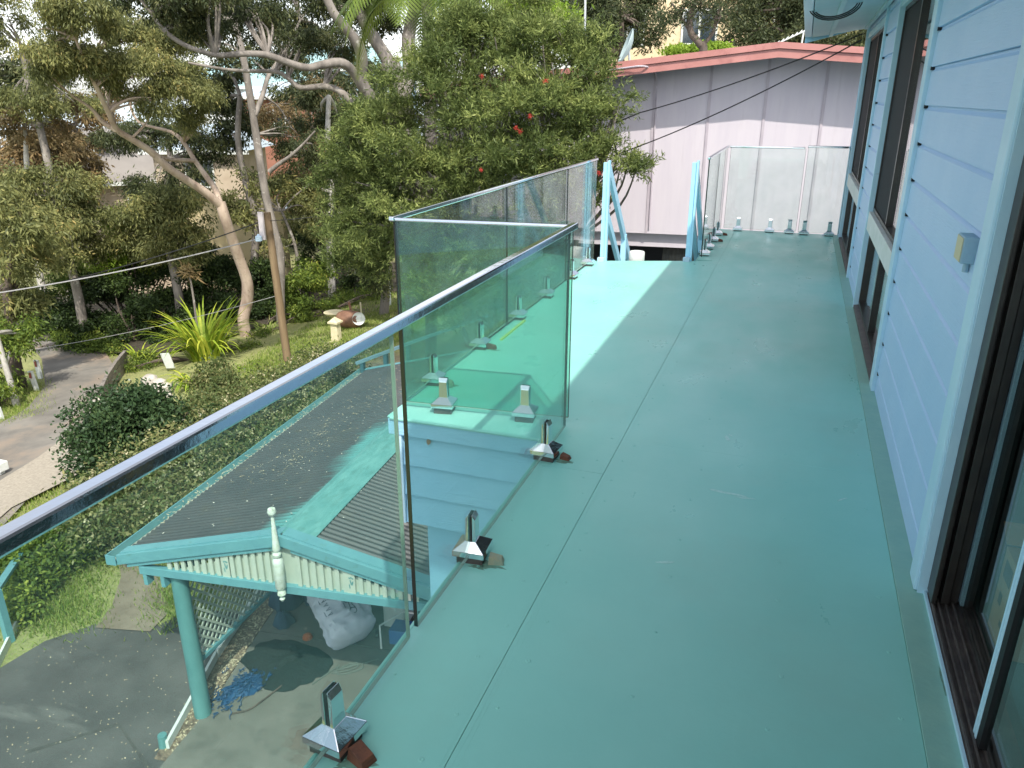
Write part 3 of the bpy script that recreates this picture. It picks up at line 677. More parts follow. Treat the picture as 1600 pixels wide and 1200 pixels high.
# trims
for y0, y1, z0, z1 in ((4.772, 4.905, .0, 2.42), (6.86, 6.895, 0, 2.42), (8.055, 8.115, 0, 2.42), (10.37, 10.415, 0, 2.42)):
    build('window_trim', MB().box(.562, .62, y0, y1, z0+.004, z1), M['trim'], hs, bevel=.004)
build('corner_trim', MB().box(.562, .64, 10.645, 10.70, 0.004, 2.5), M['trim'], hs, bevel=.003)
def window(y0, y1, label=None):
    w = build('window', MB().box(.600, .66, y0, y1, .80, .83).box(.600, .66, y0, y1, 2.24, 2.27).box(.600, .66, y0, y0+.03, .83, 2.24).box(.600, .66, y1-.03, y1, .83, 2.24)
              .box(.605, .655, (y0+y1)/2-.025, (y0+y1)/2+.025, .83, 2.24).box(.600, .66, y0, y1, .045, .07).box(.600, .66, y0, y1, .625, .65)
              .box(.600, .66, y0, y0+.03, .07, .625).box(.600, .66, y1-.03, y1, .07, .625).box(.605, .655, (y0+y1)/2-.02, (y0+y1)/2+.02, .07, .625), M['brown'], hs)
    build('transom', MB().box(.572, .615, y0, y1, .655, .795), M['white'], w, bevel=.003)
    build('head_trim', MB().box(.570, .62, y0, y1, 2.272, 2.33), M['trim'], w, bevel=.003)
    build('sill', MB().hexa([(.566, y0, .006), (.66, y0, .006), (.66, y1, .006), (.566, y1, .006), (.566, y0, .028), (.66, y0, .044), (.66, y1, .044), (.566, y1, .028)]), M['brownd'], w)
    m = (y0+y1)/2
    build('pane', MB().box(.628, .632, y0+.03, m-.026, .83, 2.24), M['pane'], w)
    build('flyscreen', MB().box(.612, .616, m+.026, y1-.03, .83, 2.24), M['screen'], w)
    for a, b in ((y0+.03, m-.021), (m+.021, y1-.03)): build('pane', MB().box(.628, .632, a, b, .07, .625), M['pane'], w)
    cu = MB(); n = 40
    for i in range(n):
        a = y0+.05+(y1-y0-.1)*i/n; b = y0+.05+(y1-y0-.1)*(i+1)/n
        xa = .76+.02*sin(i*1.7); xb = .76+.02*sin((i+1)*1.7); cu.quad((xa, a, .05), (xb, b, .05), (xb, b, 2.3), (xa, a, 2.3))
    build('curtain', cu, M['curtain'], w, smooth=True)
window(4.91, 6.855); window(8.12, 10.365)
# sliding door
build('door_trim', MB().box(.560, .622, 2.665, 2.775, .004, 2.22), M['trim'], hs, bevel=.008)
build('door_trim', MB().box(.572, .618, 2.655, 2.663, .004, 2.22), M['trim'], hs)
dr = build('sliding_door', MB().box(.60, .615, 2.56, 2.65, .03, 2.2).box(.617, .70, 2.615, 2.65, .03, 2.2).box(.63, .655, 2.57, 2.612, .03, 2.2)
           .box(.66, .685, 2.59, 2.612, .03, 2.2).box(.60, .70, -1, 2.65, 2.202, 2.24), M['brown'], hs, bevel=.002)
tk = MB().box(.602, .74, -1, 2.645, -.002, .016)
for x_ in (.604, .622, .645, .668, .70): tk.box(x_, x_+.006, -1, 2.645, .016, .030)
build('door_track', tk, M['brownd'], dr)
build('threshold', MB().box(.592, .600, -1, 2.66, 0.0, .018), M['trim'], dr)
build('pane', MB().box(.678, .684, 2.0, 2.55, .05, 2.2), M['pane'], dr)
build('sash_stile', MB().box(.690, .700, 2.572, 2.605, .035, 2.2), M['trim'], dr)
build('screen_stile', MB().box(.628, .636, 1.940, 1.955, .03, 2.2).box(.628, .636, 1.960, 1.972, .03, 2.2), M['trim'], dr, bevel=.002)
build('screen_stile', MB().box(.630, .650, 1.905, 1.938, .03, 2.2).box(.638, .66, 1.956, 1.959, .03, 2.2), M['black'], dr)
build('pane', MB().box(.640, .646, -.9, 1.904, .05, 2.2), M['pane'], dr)
build('curtain', MB().beam((1.0, 2.72, .25), (1.02, 2.72, 2.3), .05, .03, up=(0, 1, 0)), M['curtain'], dr)
# cardboard box inside
cb = thing('cardboard_box', (.9, 2.44, .012), 'tall cardboard box with dark print standing inside behind the sliding glass door', 'box')
def rb(mb, cx, cy, a): return mb.xf(lambda x, y, z: (cx+x*cos(a)-y*sin(a), cy+x*sin(a)+y*cos(a), z))
build('carton', MB().box(.768, 1.05, 2.35, 2.53, .013, .31), M['card'], cb)
build('flap', MB().hexa([(.768, 2.54, .311), (1.05, 2.54, .311), (1.05, 2.544, .311), (.768, 2.544, .311), (.768, 2.62, .35), (1.05, 2.62, .35), (1.05, 2.624, .35), (.768, 2.624, .35)]), M['card'], cb)
pm = MB()
for z0, z1, y0, y1 in ((.22, .28, 2.42, 2.50), (.13, .17, 2.46, 2.49), (.08, .10, 2.38, 2.43), (.24, .27, 2.37, 2.40), (.15, .19, 2.37, 2.41)): pm.box(.7665, .7675, y0, y1, z0, z1)
build('print', pm, M['cardprint'], cb)
# junction box on the wall
eb = thing('junction_box', (.56, 3.1, 1.05), 'small grey blue electrical junction box on the boards by the door trim', 'electrical box')
build('box_body', MB().box(.542, .588, 2.90, 3.01, 1.13, 1.218), M['elecbox'], eb, bevel=.004)
build('side_plate', MB().box(.539, .5415, 2.905, 3.005, 1.135, 1.213), M['yellowed'], eb)
build('knockout', MB().tube([(.566, 2.8995, 1.152), (.566, 2.897, 1.152)], .012, 12).tube([(.566, 2.8995, 1.194), (.566, 2.897, 1.194)], .013, 12), M['elecbox'], eb)
build('conduit', MB().tube([(.572, 2.95, 1.13), (.572, 2.95, 1.095)], .010, 8), M['elecbox'], eb)
# roof and eave
EX0, EX1, EY = -.03, .60, 10.9
rf = build('roof', MB().hexa([(-.12, -3.4, 2.46), (4.3, -3.4, 3.55), (4.3, EY+.06, 3.55), (-.12, EY+.06, 2.46), (-.12, -3.4, 2.50), (4.3, -3.4, 3.6), (4.3, EY+.06, 3.6), (-.12, EY+.06, 2.50)])
           .hexa([(4.3, -3.4, 3.55), (8.8, -3.4, 2.40), (8.8, EY+.06, 2.40), (4.3, EY+.06, 3.55), (4.3, -3.4, 3.6), (8.8, -3.4, 2.45), (8.8, EY+.06, 2.45), (4.3, EY+.06, 3.6)]), M['rooftop'], hs)
build('soffit', MB().hexa([(EX0, -3.3, 2.33), (.56, -3.3, 2.415), (.56, EY, 2.415), (EX0, EY, 2.33), (EX0, -3.3, 2.34), (.56, -3.3, 2.425), (.56, EY, 2.425), (EX0, EY, 2.34)]), M['eave'], rf)
build('added_shade_slab', MB().box(-.82, -.125, 1.48, 1.98, 2.36, 2.40), M['eave'], rf)  # slab added out of view to keep the sun off the boarded bulkhead
build('soffit_batten', MB().box(.16, .20, -3.3, EY-.01, 2.335, 2.36).box(.53, .565, -3.3, EY-.3, 2.385, 2.41), M['eave'], rf)
build('gutter', MB().box(-.115, -.035, -3.4, EY+.03, 2.335, 2.45), M['trim'], rf, bevel=.01)
build('barge_board', MB().hexa([(-.11, EY+.035, 2.27), (4.2, EY+.035, 3.32), (4.2, EY+.055, 3.32), (-.11, EY+.055, 2.27), (-.11, EY+.035, 2.45), (4.2, EY+.035, 3.5), (4.2, EY+.055, 3.5), (-.11, EY+.055, 2.45)]), M['postblue'], rf)
gb = MB(); gb.quad((.56, 10.66, 2.4), (8, 10.66, 2.4), (4.3, 10.66, 3.5)); build('gable_wall', gb, M['blue'], rf)
cl_ = MB(); COIL = PD(1305, 2, 7.6)
for k in range(3):
    pts = [(COIL[0]+.21*cos(a)*(1-.08*k), COIL[1]+.10*sin(a*2)+k*.02, COIL[2]+.14*sin(a)*(1-.1*k)) for a in np.linspace(0, 2*pi, 30)]
    cl_.tube(pts, .006, 6)
build('coiled_cable', cl_, M['wire'], smooth=True, label='black cable coiled and hung under the blue house eave', cat='cable')

# ================================================================== NEIGHBOUR HOUSE
NA = radians(5); NO = np.array([0, 14.5, 0]); nU = np.array([cos(NA), sin(NA), 0]); nV = np.array([-sin(NA), cos(NA), 0])
def NP(u, v, z): q = NO+nU*u+nV*v; return (q[0], q[1], z)
def nbox(mb, u0, u1, v0, v1, z0, z1):
    return mb.hexa([NP(u0, v0, z0), NP(u1, v0, z0), NP(u1, v1, z0), NP(u0, v1, z0), NP(u0, v0, z1), NP(u1, v0, z1), NP(u1, v1, z1), NP(u0, v1, z1)])
nh = thing('neighbour_house', NP(0, 3, -4.5), 'neighbouring house with pale pink sheet wall and faded red fascia', 'house')
ub = [-6.25, -5.315, -4.38, -3.445, -2.51, -1.575, -.655, .27, 1.2, 2.13, 3.06, 4.0]
ztop = lambda u: 2.30-.105*abs(u+.56)*(1 if u < -.56 else .72)
for a, b in zip(ub[:-1], ub[1:]):
    j = .004
    build('wall_panel', MB().hexa([NP(a+j, 0, -.70), NP(b-j, 0, -.70), NP(b-j, .05, -.70), NP(a+j, .05, -.70), NP(a+j, 0, ztop(a)), NP(b-j, 0, ztop(b)), NP(b-j, .05, ztop(b)), NP(a+j, .05, ztop(a))]), M['nwall'], nh)
for u in ub[1:-1]:
    build('wall_batten', MB().hexa([NP(u-.022, -.016, -.70), NP(u+.022, -.016, -.70), NP(u+.022, -.001, -.70), NP(u-.022, -.001, -.70), NP(u-.022, -.016, ztop(u)), NP(u+.022, -.016, ztop(u)), NP(u+.022, -.001, ztop(u)), NP(u-.022, -.001, ztop(u))]), M['nbatten'], nh)
build('house_shell', nbox(nbox(MB(), -6.25, 4, .06, .5, -.69, 1.7), -6.25, 4, .5, 8, -.69, 1.75), M['nwall'], nh)
build('base_board', nbox(MB(), -6.2, -.2, .12, .18, -.96, -.72), M['nwall'], nh)
build('base_board', nbox(MB(), -.19, 4, .12, .18, -.96, -.72), M['nwall'], nh)
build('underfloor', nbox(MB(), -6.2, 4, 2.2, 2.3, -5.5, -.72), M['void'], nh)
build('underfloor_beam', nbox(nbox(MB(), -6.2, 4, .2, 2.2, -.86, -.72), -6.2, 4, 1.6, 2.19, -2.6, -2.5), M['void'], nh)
def fas(u0, u1, z0, z1, v0=-.62, v1=-.58):
    return MB().hexa([NP(u0, v0, ztop(u0)+z0), NP(u1, v0, ztop(u1)+z0), NP(u1, v1, ztop(u1)+z0), NP(u0, v1, ztop(u0)+z0), NP(u0, v0, ztop(u0)+z1), NP(u1, v0, ztop(u1)+z1), NP(u1, v1, ztop(u1)+z1), NP(u0, v1, ztop(u0)+z1)])
nr = None
for a, b in ((-6.6, -.56), (-.56, 4.6)):
    o1 = build('fascia', fas(a, b, -.06, .065), M['red'], nh)
    build('fascia_cap', fas(a, b, .072, .165, -.65, -.57), M['red'], nh)
    build('roof_sheet', fas(a, b, .13, .16, -.56, 8.4), M['rooftop'], nh)
    build('eave_soffit', fas(a, b, .002, .02, -.575, .0), M['nbatten'], nh)
dp = [NP(-2.46, -.03, -.6), NP(-2.47, -.03, 1.2), NP(-2.49, -.03, 1.95), NP(-2.6, -.64, 2.12), NP(-3.0, -.67, 2.10), NP(-3.7, -.67, 2.0)]
build('wall_cable', MB().tube(smooth_path(dp, [.014]*6)[0], .014, 6), M['nbatten'], nh, smooth=True)
rl = MB(); prof = []
for i in range(40): prof.append((.30+.012*(i % 2), i*.03))
rl.lathe(prof, (0, 0, 0), 18); c0 = PD(1075, 400, 14.9)
rl.xf(lambda x, y, z: (c0[0]-.5+z, c0[1]+.4+x, c0[2]-.12+y))
build('ribbed_drum', rl, M['roll'], label='grey ribbed drum lying in the dark under the neighbour house', cat='drum')
# dish, mast, roof aerial
dd = thing('satellite_dish', NP(-3.1, 1.0, 2.3), 'grey satellite dish on the neighbour roof left of the pink wall', 'satellite dish')
dm = MB(); dm.lathe([(.005, .10), (.14, .08), (.26, .03), (.30, 0), (.302, .006), (.26, .037), (.14, .088), (.005, .108)], (0, 0, 0), 20)
an = Vector((-.86, -.30, .35)).normalized().to_track_quat('Z', 'Y').to_matrix()
c0 = Vector(PD(977, 72, 14.6)); dm.xf(lambda x, y, z: tuple(c0+an@Vector((x, y, -z))))
build('reflector', dm, M['dish'], dd, smooth=True); build('mount', MB().tube([c0+Vector((.05, 0, 0)), c0+Vector((.1, .03, -.35)), c0+Vector((.1, .05, -.5))], .02, 6), M['alu'], dd)
mt_ = thing('antenna_mast', PD(913, 70, 16), 'thin metal mast with a small bracket rising left of the satellite dish', 'antenna')
build('mast', MB().tube([PD(912, 90, 16), PD(914, 30, 16), PD(915, -40, 16)], .022, 6), M['alu'], mt_)
q = Vector(PD(914, 52, 15.95)); build('bracket', MB().box(q.x-.05, q.x+.05, q.y-.05, q.y+.03, q.z-.05, q.z+.06), M['roofteal'], mt_)
ae = thing('roof_aerial', NP(-.3, .8, 2.45), 'white television aerial lying low on the neighbour roof ridge', 'antenna')
am = MB(); a0 = Vector(PD(1215, 68, 15.2)); a1 = Vector(PD(1258, 48, 15.2)); am.tube([a0, a1], .012, 6)
for i in range(7):
    c_ = a0.lerp(a1, i/6); am.tube([c_+Vector((-.02, -.16+.012*i, -.02)), c_+Vector((.02, .16-.012*i, .05))], .006, 5)
am.tube([Vector(PD(1256, 48, 15.2)), Vector(PD(1252, 72, 15.2))], .014, 6)
build('aerial_elements', am, M['white'], ae)

# ================================================================== CARPORT
cp = thing('carport', P0, 'turquoise trimmed gable carport with grey corrugated roof below the deck', 'carport')
U0, UR, U1 = -.60, 1.36, 3.3; ZE, ZR = -2.985, -2.50; V0, V1 = -.12, 6.15
zl = lambda u: ZE+(ZR-ZE)*(u-U0)/(UR-U0) if u < UR else ZE+(ZR-ZE)*(U1-u)/(U1-UR)
def corr(ua, ub_, nm):
    mb = MB(); n = int((V1-V0-.06)/.0095); na = 44; pa = []; va = []
    for i in range(n+1):
        v = V0+.06+i*.0095; dz = .0135*cos(2*pi*(v/.076))
        for k in range(na+1):
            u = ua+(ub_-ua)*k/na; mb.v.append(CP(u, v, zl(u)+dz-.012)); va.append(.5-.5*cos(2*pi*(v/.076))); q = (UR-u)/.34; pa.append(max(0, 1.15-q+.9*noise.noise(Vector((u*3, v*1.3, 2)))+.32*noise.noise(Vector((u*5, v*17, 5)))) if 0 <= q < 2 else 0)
    for i in range(n):
        for k in range(na): a = i*(na+1)+k; mb.f.append((a, a+1, a+na+2, a+na+1))
    o = build(nm, mb, M['corr'], cp, smooth=True); at = o.data.attributes.new('paint', 'FLOAT', 'POINT'); at.data.foreach_set('value', pa); at = o.data.attributes.new('rib_shade', 'FLOAT', 'POINT'); at.data.foreach_set('value', va); return o
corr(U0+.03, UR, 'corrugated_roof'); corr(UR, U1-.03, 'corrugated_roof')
def cph(mb, u0, u1, v0, v1, f0, f1, lo, hi):
    return mb.hexa([CP(u0, v0, f0+lo), CP(u1, v0, f1+lo), CP(u1, v1, f1+lo), CP(u0, v1, f0+lo), CP(u0, v0, f0+hi), CP(u1, v0, f1+hi), CP(u1, v1, f1+hi), CP(u0, v1, f0+hi)])
rc = MB()
cph(rc, UR-.07, UR, V0+.03, V1+.02, zl(UR-.07), ZR, .004, .012); cph(rc, UR, UR+.31, V0+.03, V1+.02, ZR, zl(UR+.31), .004, .012)
build('ridge_cap', rc, M['turq_fade'], cp)
for ua, ub_ in ((U0, UR), (UR, U1)):
    build('barge_capping', cph(MB(), ua+.02, ub_, V0-.002, V0+.13, zl(ua+.02), zl(ub_), .002, .016), M['turq'], cp)
    build('barge_board', cph(MB(), ua+.0, ub_, V0-.04, V0-.004, zl(ua), zl(ub_), -.115, .006), M['turq'], cp, bevel=.003)
    build('barge_bead', cph(MB(), ua+.1, ub_, V0-.02, V0+.01, zl(ua+.1), zl(ub_), -.165, -.117), M['turq'], cp)
    build('end_capping', cph(MB(), ua+.02, ub_, V1-.08, V1+.01, zl(ua+.02), zl(ub_), .002, .014), M['turq'], cp)
CH = (-3.195, -3.10)
build('bottom_chord', MB().hexa([CP(-.36, V0-.02, CH[0]), CP(3.1, V0-.02, CH[0]), CP(3.1, V0+.05, CH[0]), CP(-.36, V0+.05, CH[0]), CP(-.36, V0-.02, CH[1]), CP(3.1, V0-.02, CH[1]), CP(3.1, V0+.05, CH[1]), CP(-.36, V0+.05, CH[1])]), M['turq'], cp, bevel=.004)
build('gable_backing', MB().add([CP(.1, V0+.035, CH[1]), CP(2.7, V0+.035, CH[1]), CP(UR, V0+.035, ZR-.16)], [(0, 1, 2)]), M['cream'], cp)
u = -.02; k = 0
while u < 2.78:
    t = zl(u)-.155
    if t-CH[1] > .012 and abs(u-UR) > .07:
        zz = max(CH[1]+.004, CH[1]+.01)
        build('gable_slat', MB().hexa([CP(u, V0+.002, zz-.01), CP(u+.045, V0+.002, zz-.01), CP(u+.045, V0+.026, zz-.01), CP(u, V0+.026, zz-.01), CP(u, V0+.002, zl(u)-.15), CP(u+.045, V0+.002, zl(u+.045)-.15), CP(u+.045, V0+.026, zl(u+.045)-.15), CP(u, V0+.026, zl(u)-.15)]), M['cream'], cp, bevel=.002)
    u += .084
def leafcut(uc):
    m = MB()
    for (du, dz, rx, rz_, an_) in ((0, .0, .008, .035, .15), (.018, -.012, .008, .032, -.3), (-.012, .048, .010, .010, 0), (.006, .055, .010, .010, 0), (.022, .045, .010, .010, 0), (-.014, -.05, .007, .03, .1)):
        pts = []
        for q in range(10):
            a = 2*pi*q/10; x = rx*cos(a); z_ = rz_*sin(a); pts.append((uc+du+x*cos(an_)-z_*sin(an_), x*sin(an_)+z_*cos(an_)+dz))
        zc = (CH[1]+zl(uc)-.155)/2
        m.add([CP(a, V0-.001, zc+b) for a, b in pts], [tuple(range(10))])
    return m
for uc in (.68, 2.08):
    build('slat_board', MB().hexa([CP(uc-.045, V0-.0005, CH[1]), CP(uc+.045, V0-.0005, CH[1]), CP(uc+.045, V0+.001, CH[1]), CP(uc-.045, V0+.001, CH[1]), CP(uc-.045, V0-.0005, zl(uc-.045)-.155), CP(uc+.045, V0-.0005, zl(uc+.045)-.155), CP(uc+.045, V0+.001, zl(uc+.045)-.155), CP(uc-.045, V0+.001, zl(uc-.045)-.155)]), M['cream'], cp)
    lc = leafcut(uc); build('leaf_cutout', lc, M['postgreen'], cp)
fn = MB().lathe([(.012, -.0), (.03, .03), (.012, .06), (.045, .085), (.04, .12), (.03, .14), (.055, .17), (.055, .46), (.05, .50), (.028, .52), (.045, .545), (.045, .57), (.025, .59), (.042, .62), (.036, .66), (.018, .96), (.014, 1.0), (.036, 1.02), (.046, 1.05), (.036, 1.085), (.008, 1.10)], CP(UR-.01, V0-.085, -3.24), 14)
build('finial', fn, mat('weathered_white', (.70, .74, .68), (.55, .60, .48), scale=14, rough=.7, c3=(.30, .38, .28), s3=22, lo3=.58, hi3=.7), cp, smooth=True)
# gutter on the left eave
gt = MB()
gt.hexa([CP(U0-.11, V0-.045, ZE-.115), CP(U0-.005, V0-.045, ZE-.115), CP(U0-.005, V1, ZE-.115), CP(U0-.11, V1, ZE-.115), CP(U0-.11, V0-.045, ZE-.10), CP(U0-.005, V0-.045, ZE-.10), CP(U0-.005, V1, ZE-.10), CP(U0-.11, V1, ZE-.10)])
for a, b in ((U0-.12, U0-.108),): gt.hexa([CP(a, V0-.045, ZE-.115), CP(b, V0-.045, ZE-.115), CP(b, V1, ZE-.115), CP(a, V1, ZE-.115), CP(a, V0-.045, ZE+.0), CP(b, V0-.045, ZE+.0), CP(b, V1, ZE+.0), CP(a, V1, ZE+.0)])
gt.hexa([CP(U0-.12, V0-.055, ZE-.115), CP(U0-.002, V0-.055, ZE-.115), CP(U0-.002, V0-.046, ZE-.115), CP(U0-.12, V0-.046, ZE-.115), CP(U0-.12, V0-.055, ZE+.005), CP(U0-.002, V0-.055, ZE-.005), CP(U0-.002, V0-.046, ZE-.005), CP(U0-.12, V0-.046, ZE+.005)])
build('gutter', gt, M['turq'], cp)
build('gutter_lining', MB().quad(CP(U0-.105, V0-.04, ZE-.095), CP(U0+.03, V0-.04, ZE-.03), CP(U0+.03, V1, ZE-.03), CP(U0-.105, V1, ZE-.095)), mat('dirty_gutter', (.36, .37, .30), (.5, .5, .44), scale=5, rough=.8), cp)
# posts, beam, brackets, lattice
for (uu, vv) in ((0, 0), (0, 3.0), (-.02, 5.9), (2.75, 5.9)):
    c_ = CP(uu, vv, -5.19)
    build('log_post', MB().tube([(c_[0], c_[1], -5.19), (c_[0]+.005, c_[1], -4.4), (c_[0]-.005, c_[1], -3.8), (c_[0], c_[1], -3.2)], [.098, .095, .09, .088], 14), M['postgreen'], cp, smooth=True)
build('side_beam', MB().beam(CP(-.02, .08, -3.25), CP(-.02, 6.0, -3.25), .05, .12), M['turq'], cp)
build('side_beam', MB().beam(CP(2.75, -.1, -3.25), CP(2.75, 6.0, -3.25), .05, .12), M['turq'], cp)
for uu in (-.33, -.12): build('rafter_tail', MB().box(0, .045, 0, .10, 0, .16).xf(lambda x, y, z: CP(uu+x, V0-.015+y, -3.33+z)), M['turq'], cp)
rm = MB()
for i in range(8):
    v = .7+i*.75; rm.beam(CP(U0+.05, v, zl(U0+.05)-.07), CP(UR, v, ZR-.07), .045, .08); rm.beam(CP(UR, v, ZR-.07), CP(U1-.05, v, zl(U1-.05)-.07), .045, .08)
build('rafter', rm, M['turq'], cp, kind='stuff')
lt = thing('lattice_screen', CP(.0, 1.6, -4.6), 'cream diagonal timber lattice between the carport posts', 'lattice screen')
LV0, LV1, LZ1 = .10, 2.88, -3.33; lzb = lambda v: -4.50-.06*(v-.1)
def clipseg(c, s_):   # line z = s*v + c clipped to panel
    pts = []
    lo, hi = LV0, LV1
    v_top = (LZ1-c)/s_
    a = (-4.494-c)/(s_+.06)
    ends = sorted([v_top, a]); lo = max(lo, ends[0]); hi = min(hi, ends[1])
    return (lo, hi) if hi-lo > .05 else None
for s_, uo in ((1.0, -.035), (-1.0, -.018)):
    c = -9.0
    while c < 0:
        sg = clipseg(c, s_)
        if sg:
            va, vb = sg
            build('lattice_slat', MB().beam(CP(uo, va, s_*va+c), CP(uo, vb, s_*vb+c), .010, .027, up=(0, 0, 1)), M['cream'], lt)
        c += .128
build('bottom_rail', MB().beam(CP(-.03, LV0-.02, lzb(LV0)), CP(-.03, LV1, lzb(LV1)), .06, .05), M['turq'], lt)
build('edging_board', MB().beam(CP(-.06, -.55, -5.13), CP(-.42, .9, -5.12), .035, .12), M['white'], label='white timber edging board running past the foot of the front log post', cat='edging board', group='timber garden edging')
build('edging_board', MB().beam(CP(-.42, .92, -5.12), CP(-.75, 3.0, -5.12), .035, .12), M['white'], label='white timber edging board below the lattice screen', cat='edging board', group='timber garden edging')
build('log_stump', MB().tube([(*CP(-.13, -.52, 0)[:2], -5.19), (*CP(-.13, -.52, 0)[:2], -5.02)], [.055, .05], 10), M['postgreen'], label='short teal bollard stump at the end of the white edging board', cat='stump')
# litter on roof: joined tiny leaves
def scatter(fn, n, ln, wd, mt, name, par=None, **kw):
    P = np.array([fn() for _ in range(n)]); a = RNG.random(n)*6.28; d = np.stack([np.cos(a), np.sin(a), RNG.normal(size=n)*.15], 1)
    s_ = np.stack([-np.sin(a), np.cos(a), RNG.normal(size=n)*.15], 1); l = ln*(.5+RNG.random(n))[:, None]; w = wd*(.6+.8*RNG.random(n))[:, None]
    V = np.stack([P, P+d*l*.5+s_*w/2, P+d*l, P+d*l*.5-s_*w/2], 1).reshape(-1, 3)
    return quads_obj(name, V, np.repeat(RNG.random(n), 4), mt, par, kind='stuff', **kw)
def rl_():
    v = abs(random.gauss(0, 1))*.5+random.uniform(1.2, 5.5); u = random.gauss(.15+.12*(v-1.5), .28); u = min(max(u, U0+.04), UR-.15); return CP(u, min(v, V1-.1), zl(u)+.004)
scatter(rl_, 480, .05, .006, M['litter'], 'leaf_litter', cp)
def rl2():
    v = random.uniform(.1, 5.8); u = random.uniform(U0+.05, U1-.1); return CP(u, v, zl(u)+.004)
scatter(rl2, 170, .022, .012, M['litter2'], 'fallen_petal', cp)
scatter(lambda: CP(U0+random.uniform(-.06, .08), random.uniform(.5, 6), ZE-.01), 500, .05, .01, M['litter'], 'gutter_litter', cp)

# -------- things on the slab
ZS = -5.165
def sack():
    mb = MB(); a = Vector(CP(.52, 2.0, ZS+.74)); b = Vector(CP(1.30, 1.38, ZS+.22)); n = 56; m = 56
    d = (b-a).normalized(); e1 = d.cross(Vector((0, 0, 1))).normalized(); e2 = e1.cross(d)
    for i in range(n):
        t = i/(n-1); c_ = a.lerp(b, t)+Vector((0, 0, .04*sin(pi*t)))
        R = .33*min(1, (t/.22)**.6*.75+.25)*(1 if t < .9 else sqrt(max(0, 1-((t-.9)/.103)**2))*.9+.1)
        for k in range(m):
            an_ = 2*pi*k/m; ca, sn = cos(an_), sin(an_)
            sq = 1/(abs(ca)**3.2+abs(sn)**3.2)**(1/3.2)
            q = Vector((ca*1.6, sn*1.6, t*3.2)); w = noise.noise(q*1.3)
            ridge = 1-abs(noise.noise(q*2.3+Vector((w*1.5, 0, 3))))*2; ridge2 = 1-abs(noise.noise(q*5.1+Vector((0, w*2, 9))))*2
            rr = R*sq*(.90+.13*w+.085*ridge+.04*ridge2)
            q_ = c_+e1*rr*ca+e2*rr*sn*.9; q_.z = max(q_.z, ZS+.004); mb.v.append(tuple(q_))
    for i in range(n-1):
        for k in range(m): mb.f.append((i*m+k, i*m+(k+1) % m, (i+1)*m+(k+1) % m, (i+1)*m+k))
    mb.f.append(tuple(range(m))); mb.f.append(tuple((n-1)*m+k for k in range(m))[::-1]); return mb, a, b
sk, sa, sb = sack()
sck = thing('woven_sack', CP(.9, 1.7, ZS), 'large bulging white sack with dark print leaning in the carport', 'sack')
build('sack_body', sk, M['bag'], sck, smooth=True)
build('open_neck', MB().tube([sa+Vector((.05, -.05, 0)), sa+Vector((-.12, .02, .02)), sa+Vector((-.24, .03, .06))], [.09, .08, .13], 10, cap=False), M['bag'], sck, smooth=True)
build('green_label', MB().lathe([(.03, 0), (.03, .02)], tuple(sa+Vector((-.12, -.09, -.02))), 8), mat('green_label', (.05, .3, .1), rough=.6), sck)
# printed marks: thin curved strokes hugging the bag
from mathutils.bvhtree import BVHTree
bvh = BVHTree.FromPolygons([Vector(q) for q in sk.v], sk.f)
d_ax = (sb-sa).normalized(); pm = MB()
def mark(t, off, pts2, w=.006):
    c_ = sa.lerp(sb, t); v = (Vector((0, 0, CAMZ))-c_).normalized(); v = (v-d_ax*v.dot(d_ax)).normalized(); sdv = d_ax.cross(v).normalized(); out = []
    for (a, b) in pts2:
        o_ = c_+d_ax*a+sdv*(off+b); h = bvh.ray_cast(o_+v*1.2, -v)
        if h[0] is not None: out.append(h[0]+v*.003)
    if len(out) > 1: pm.tube(out, w, 5)
arc = lambda r, a0, a1, cx=0, cy=0: [(cx+r*cos(q), cy+r*sin(q)) for q in np.linspace(a0, a1, 10)]
mark(.62, -.12, arc(.045, .5, 5.6)); mark(.62, -.12, arc(.022, 0, 6.2)); mark(.78, -.13, arc(.04, 2, 6.5)); mark(.70, -.12, [(-.05, 0), (.05, .01)])
mark(.70, -.17, [(-.06, 0), (.0, .02), (.06, 0)]); mark(.70, -.06, [(-.06, 0), (.06, .0)], .004)
for k in range(5): mark(.45+.06*k, .14, [(-.015, -.03), (.0, .03), (.015, -.03)], .005)
mark(.58, .20, [(-.12, 0), (.12, 0)], .004)
build('sack_print', pm, M['bagprint'], sck)
def heap(cx, cy, rx, ry, h, seed, n=34, ang=0, tear=.25):
    mb = MB(); rings = 9
    mb.v.append((cx, cy, ZS+h))
    for i in range(1, rings+1):
        t = i/rings
        for k in range(n):
            a = 2*pi*k/n; e = 1+tear*noise.noise(Vector((cos(a)*1.7+seed, sin(a)*1.7, seed)))+.1*noise.noise(Vector((cos(a)*6, sin(a)*6, seed)))
            x = rx*t*e*cos(a); y = ry*t*e*sin(a)
            z = h*(1-t**2)*(.6+.7*abs(noise.noise(Vector((x*5, y*5, seed)))))+.02*abs(noise.noise(Vector((x*12, y*12, seed+3))))*(1-t*.7)
            X = x*cos(ang)-y*sin(ang)+cx; Y = x*sin(ang)+y*cos(ang)+cy; mb.v.append((X, Y, ZS+.003+z))
    for k in range(n): mb.f.append((0, 1+k, 1+(k+1) % n))
    for i in range(rings-1):
        for k in range(n): a = 1+i*n; mb.f.append((a+k, a+n+k, a+n+(k+1) % n, a+(k+1) % n))
    return mb
c_ = CP(.52, 1.0, ZS); build('shade_net', heap(c_[0], c_[1], .62, .42, .10, 3.3, ang=-.1), M['net'], smooth=True, label='dark green black net heaped on the carport slab in front of the white sack', cat='net')
c_ = CP(.22, .48, ZS); bn_ = thing('rope_net', c_, 'tangle of bright blue rope netting spilling from the dark net', 'rope net')
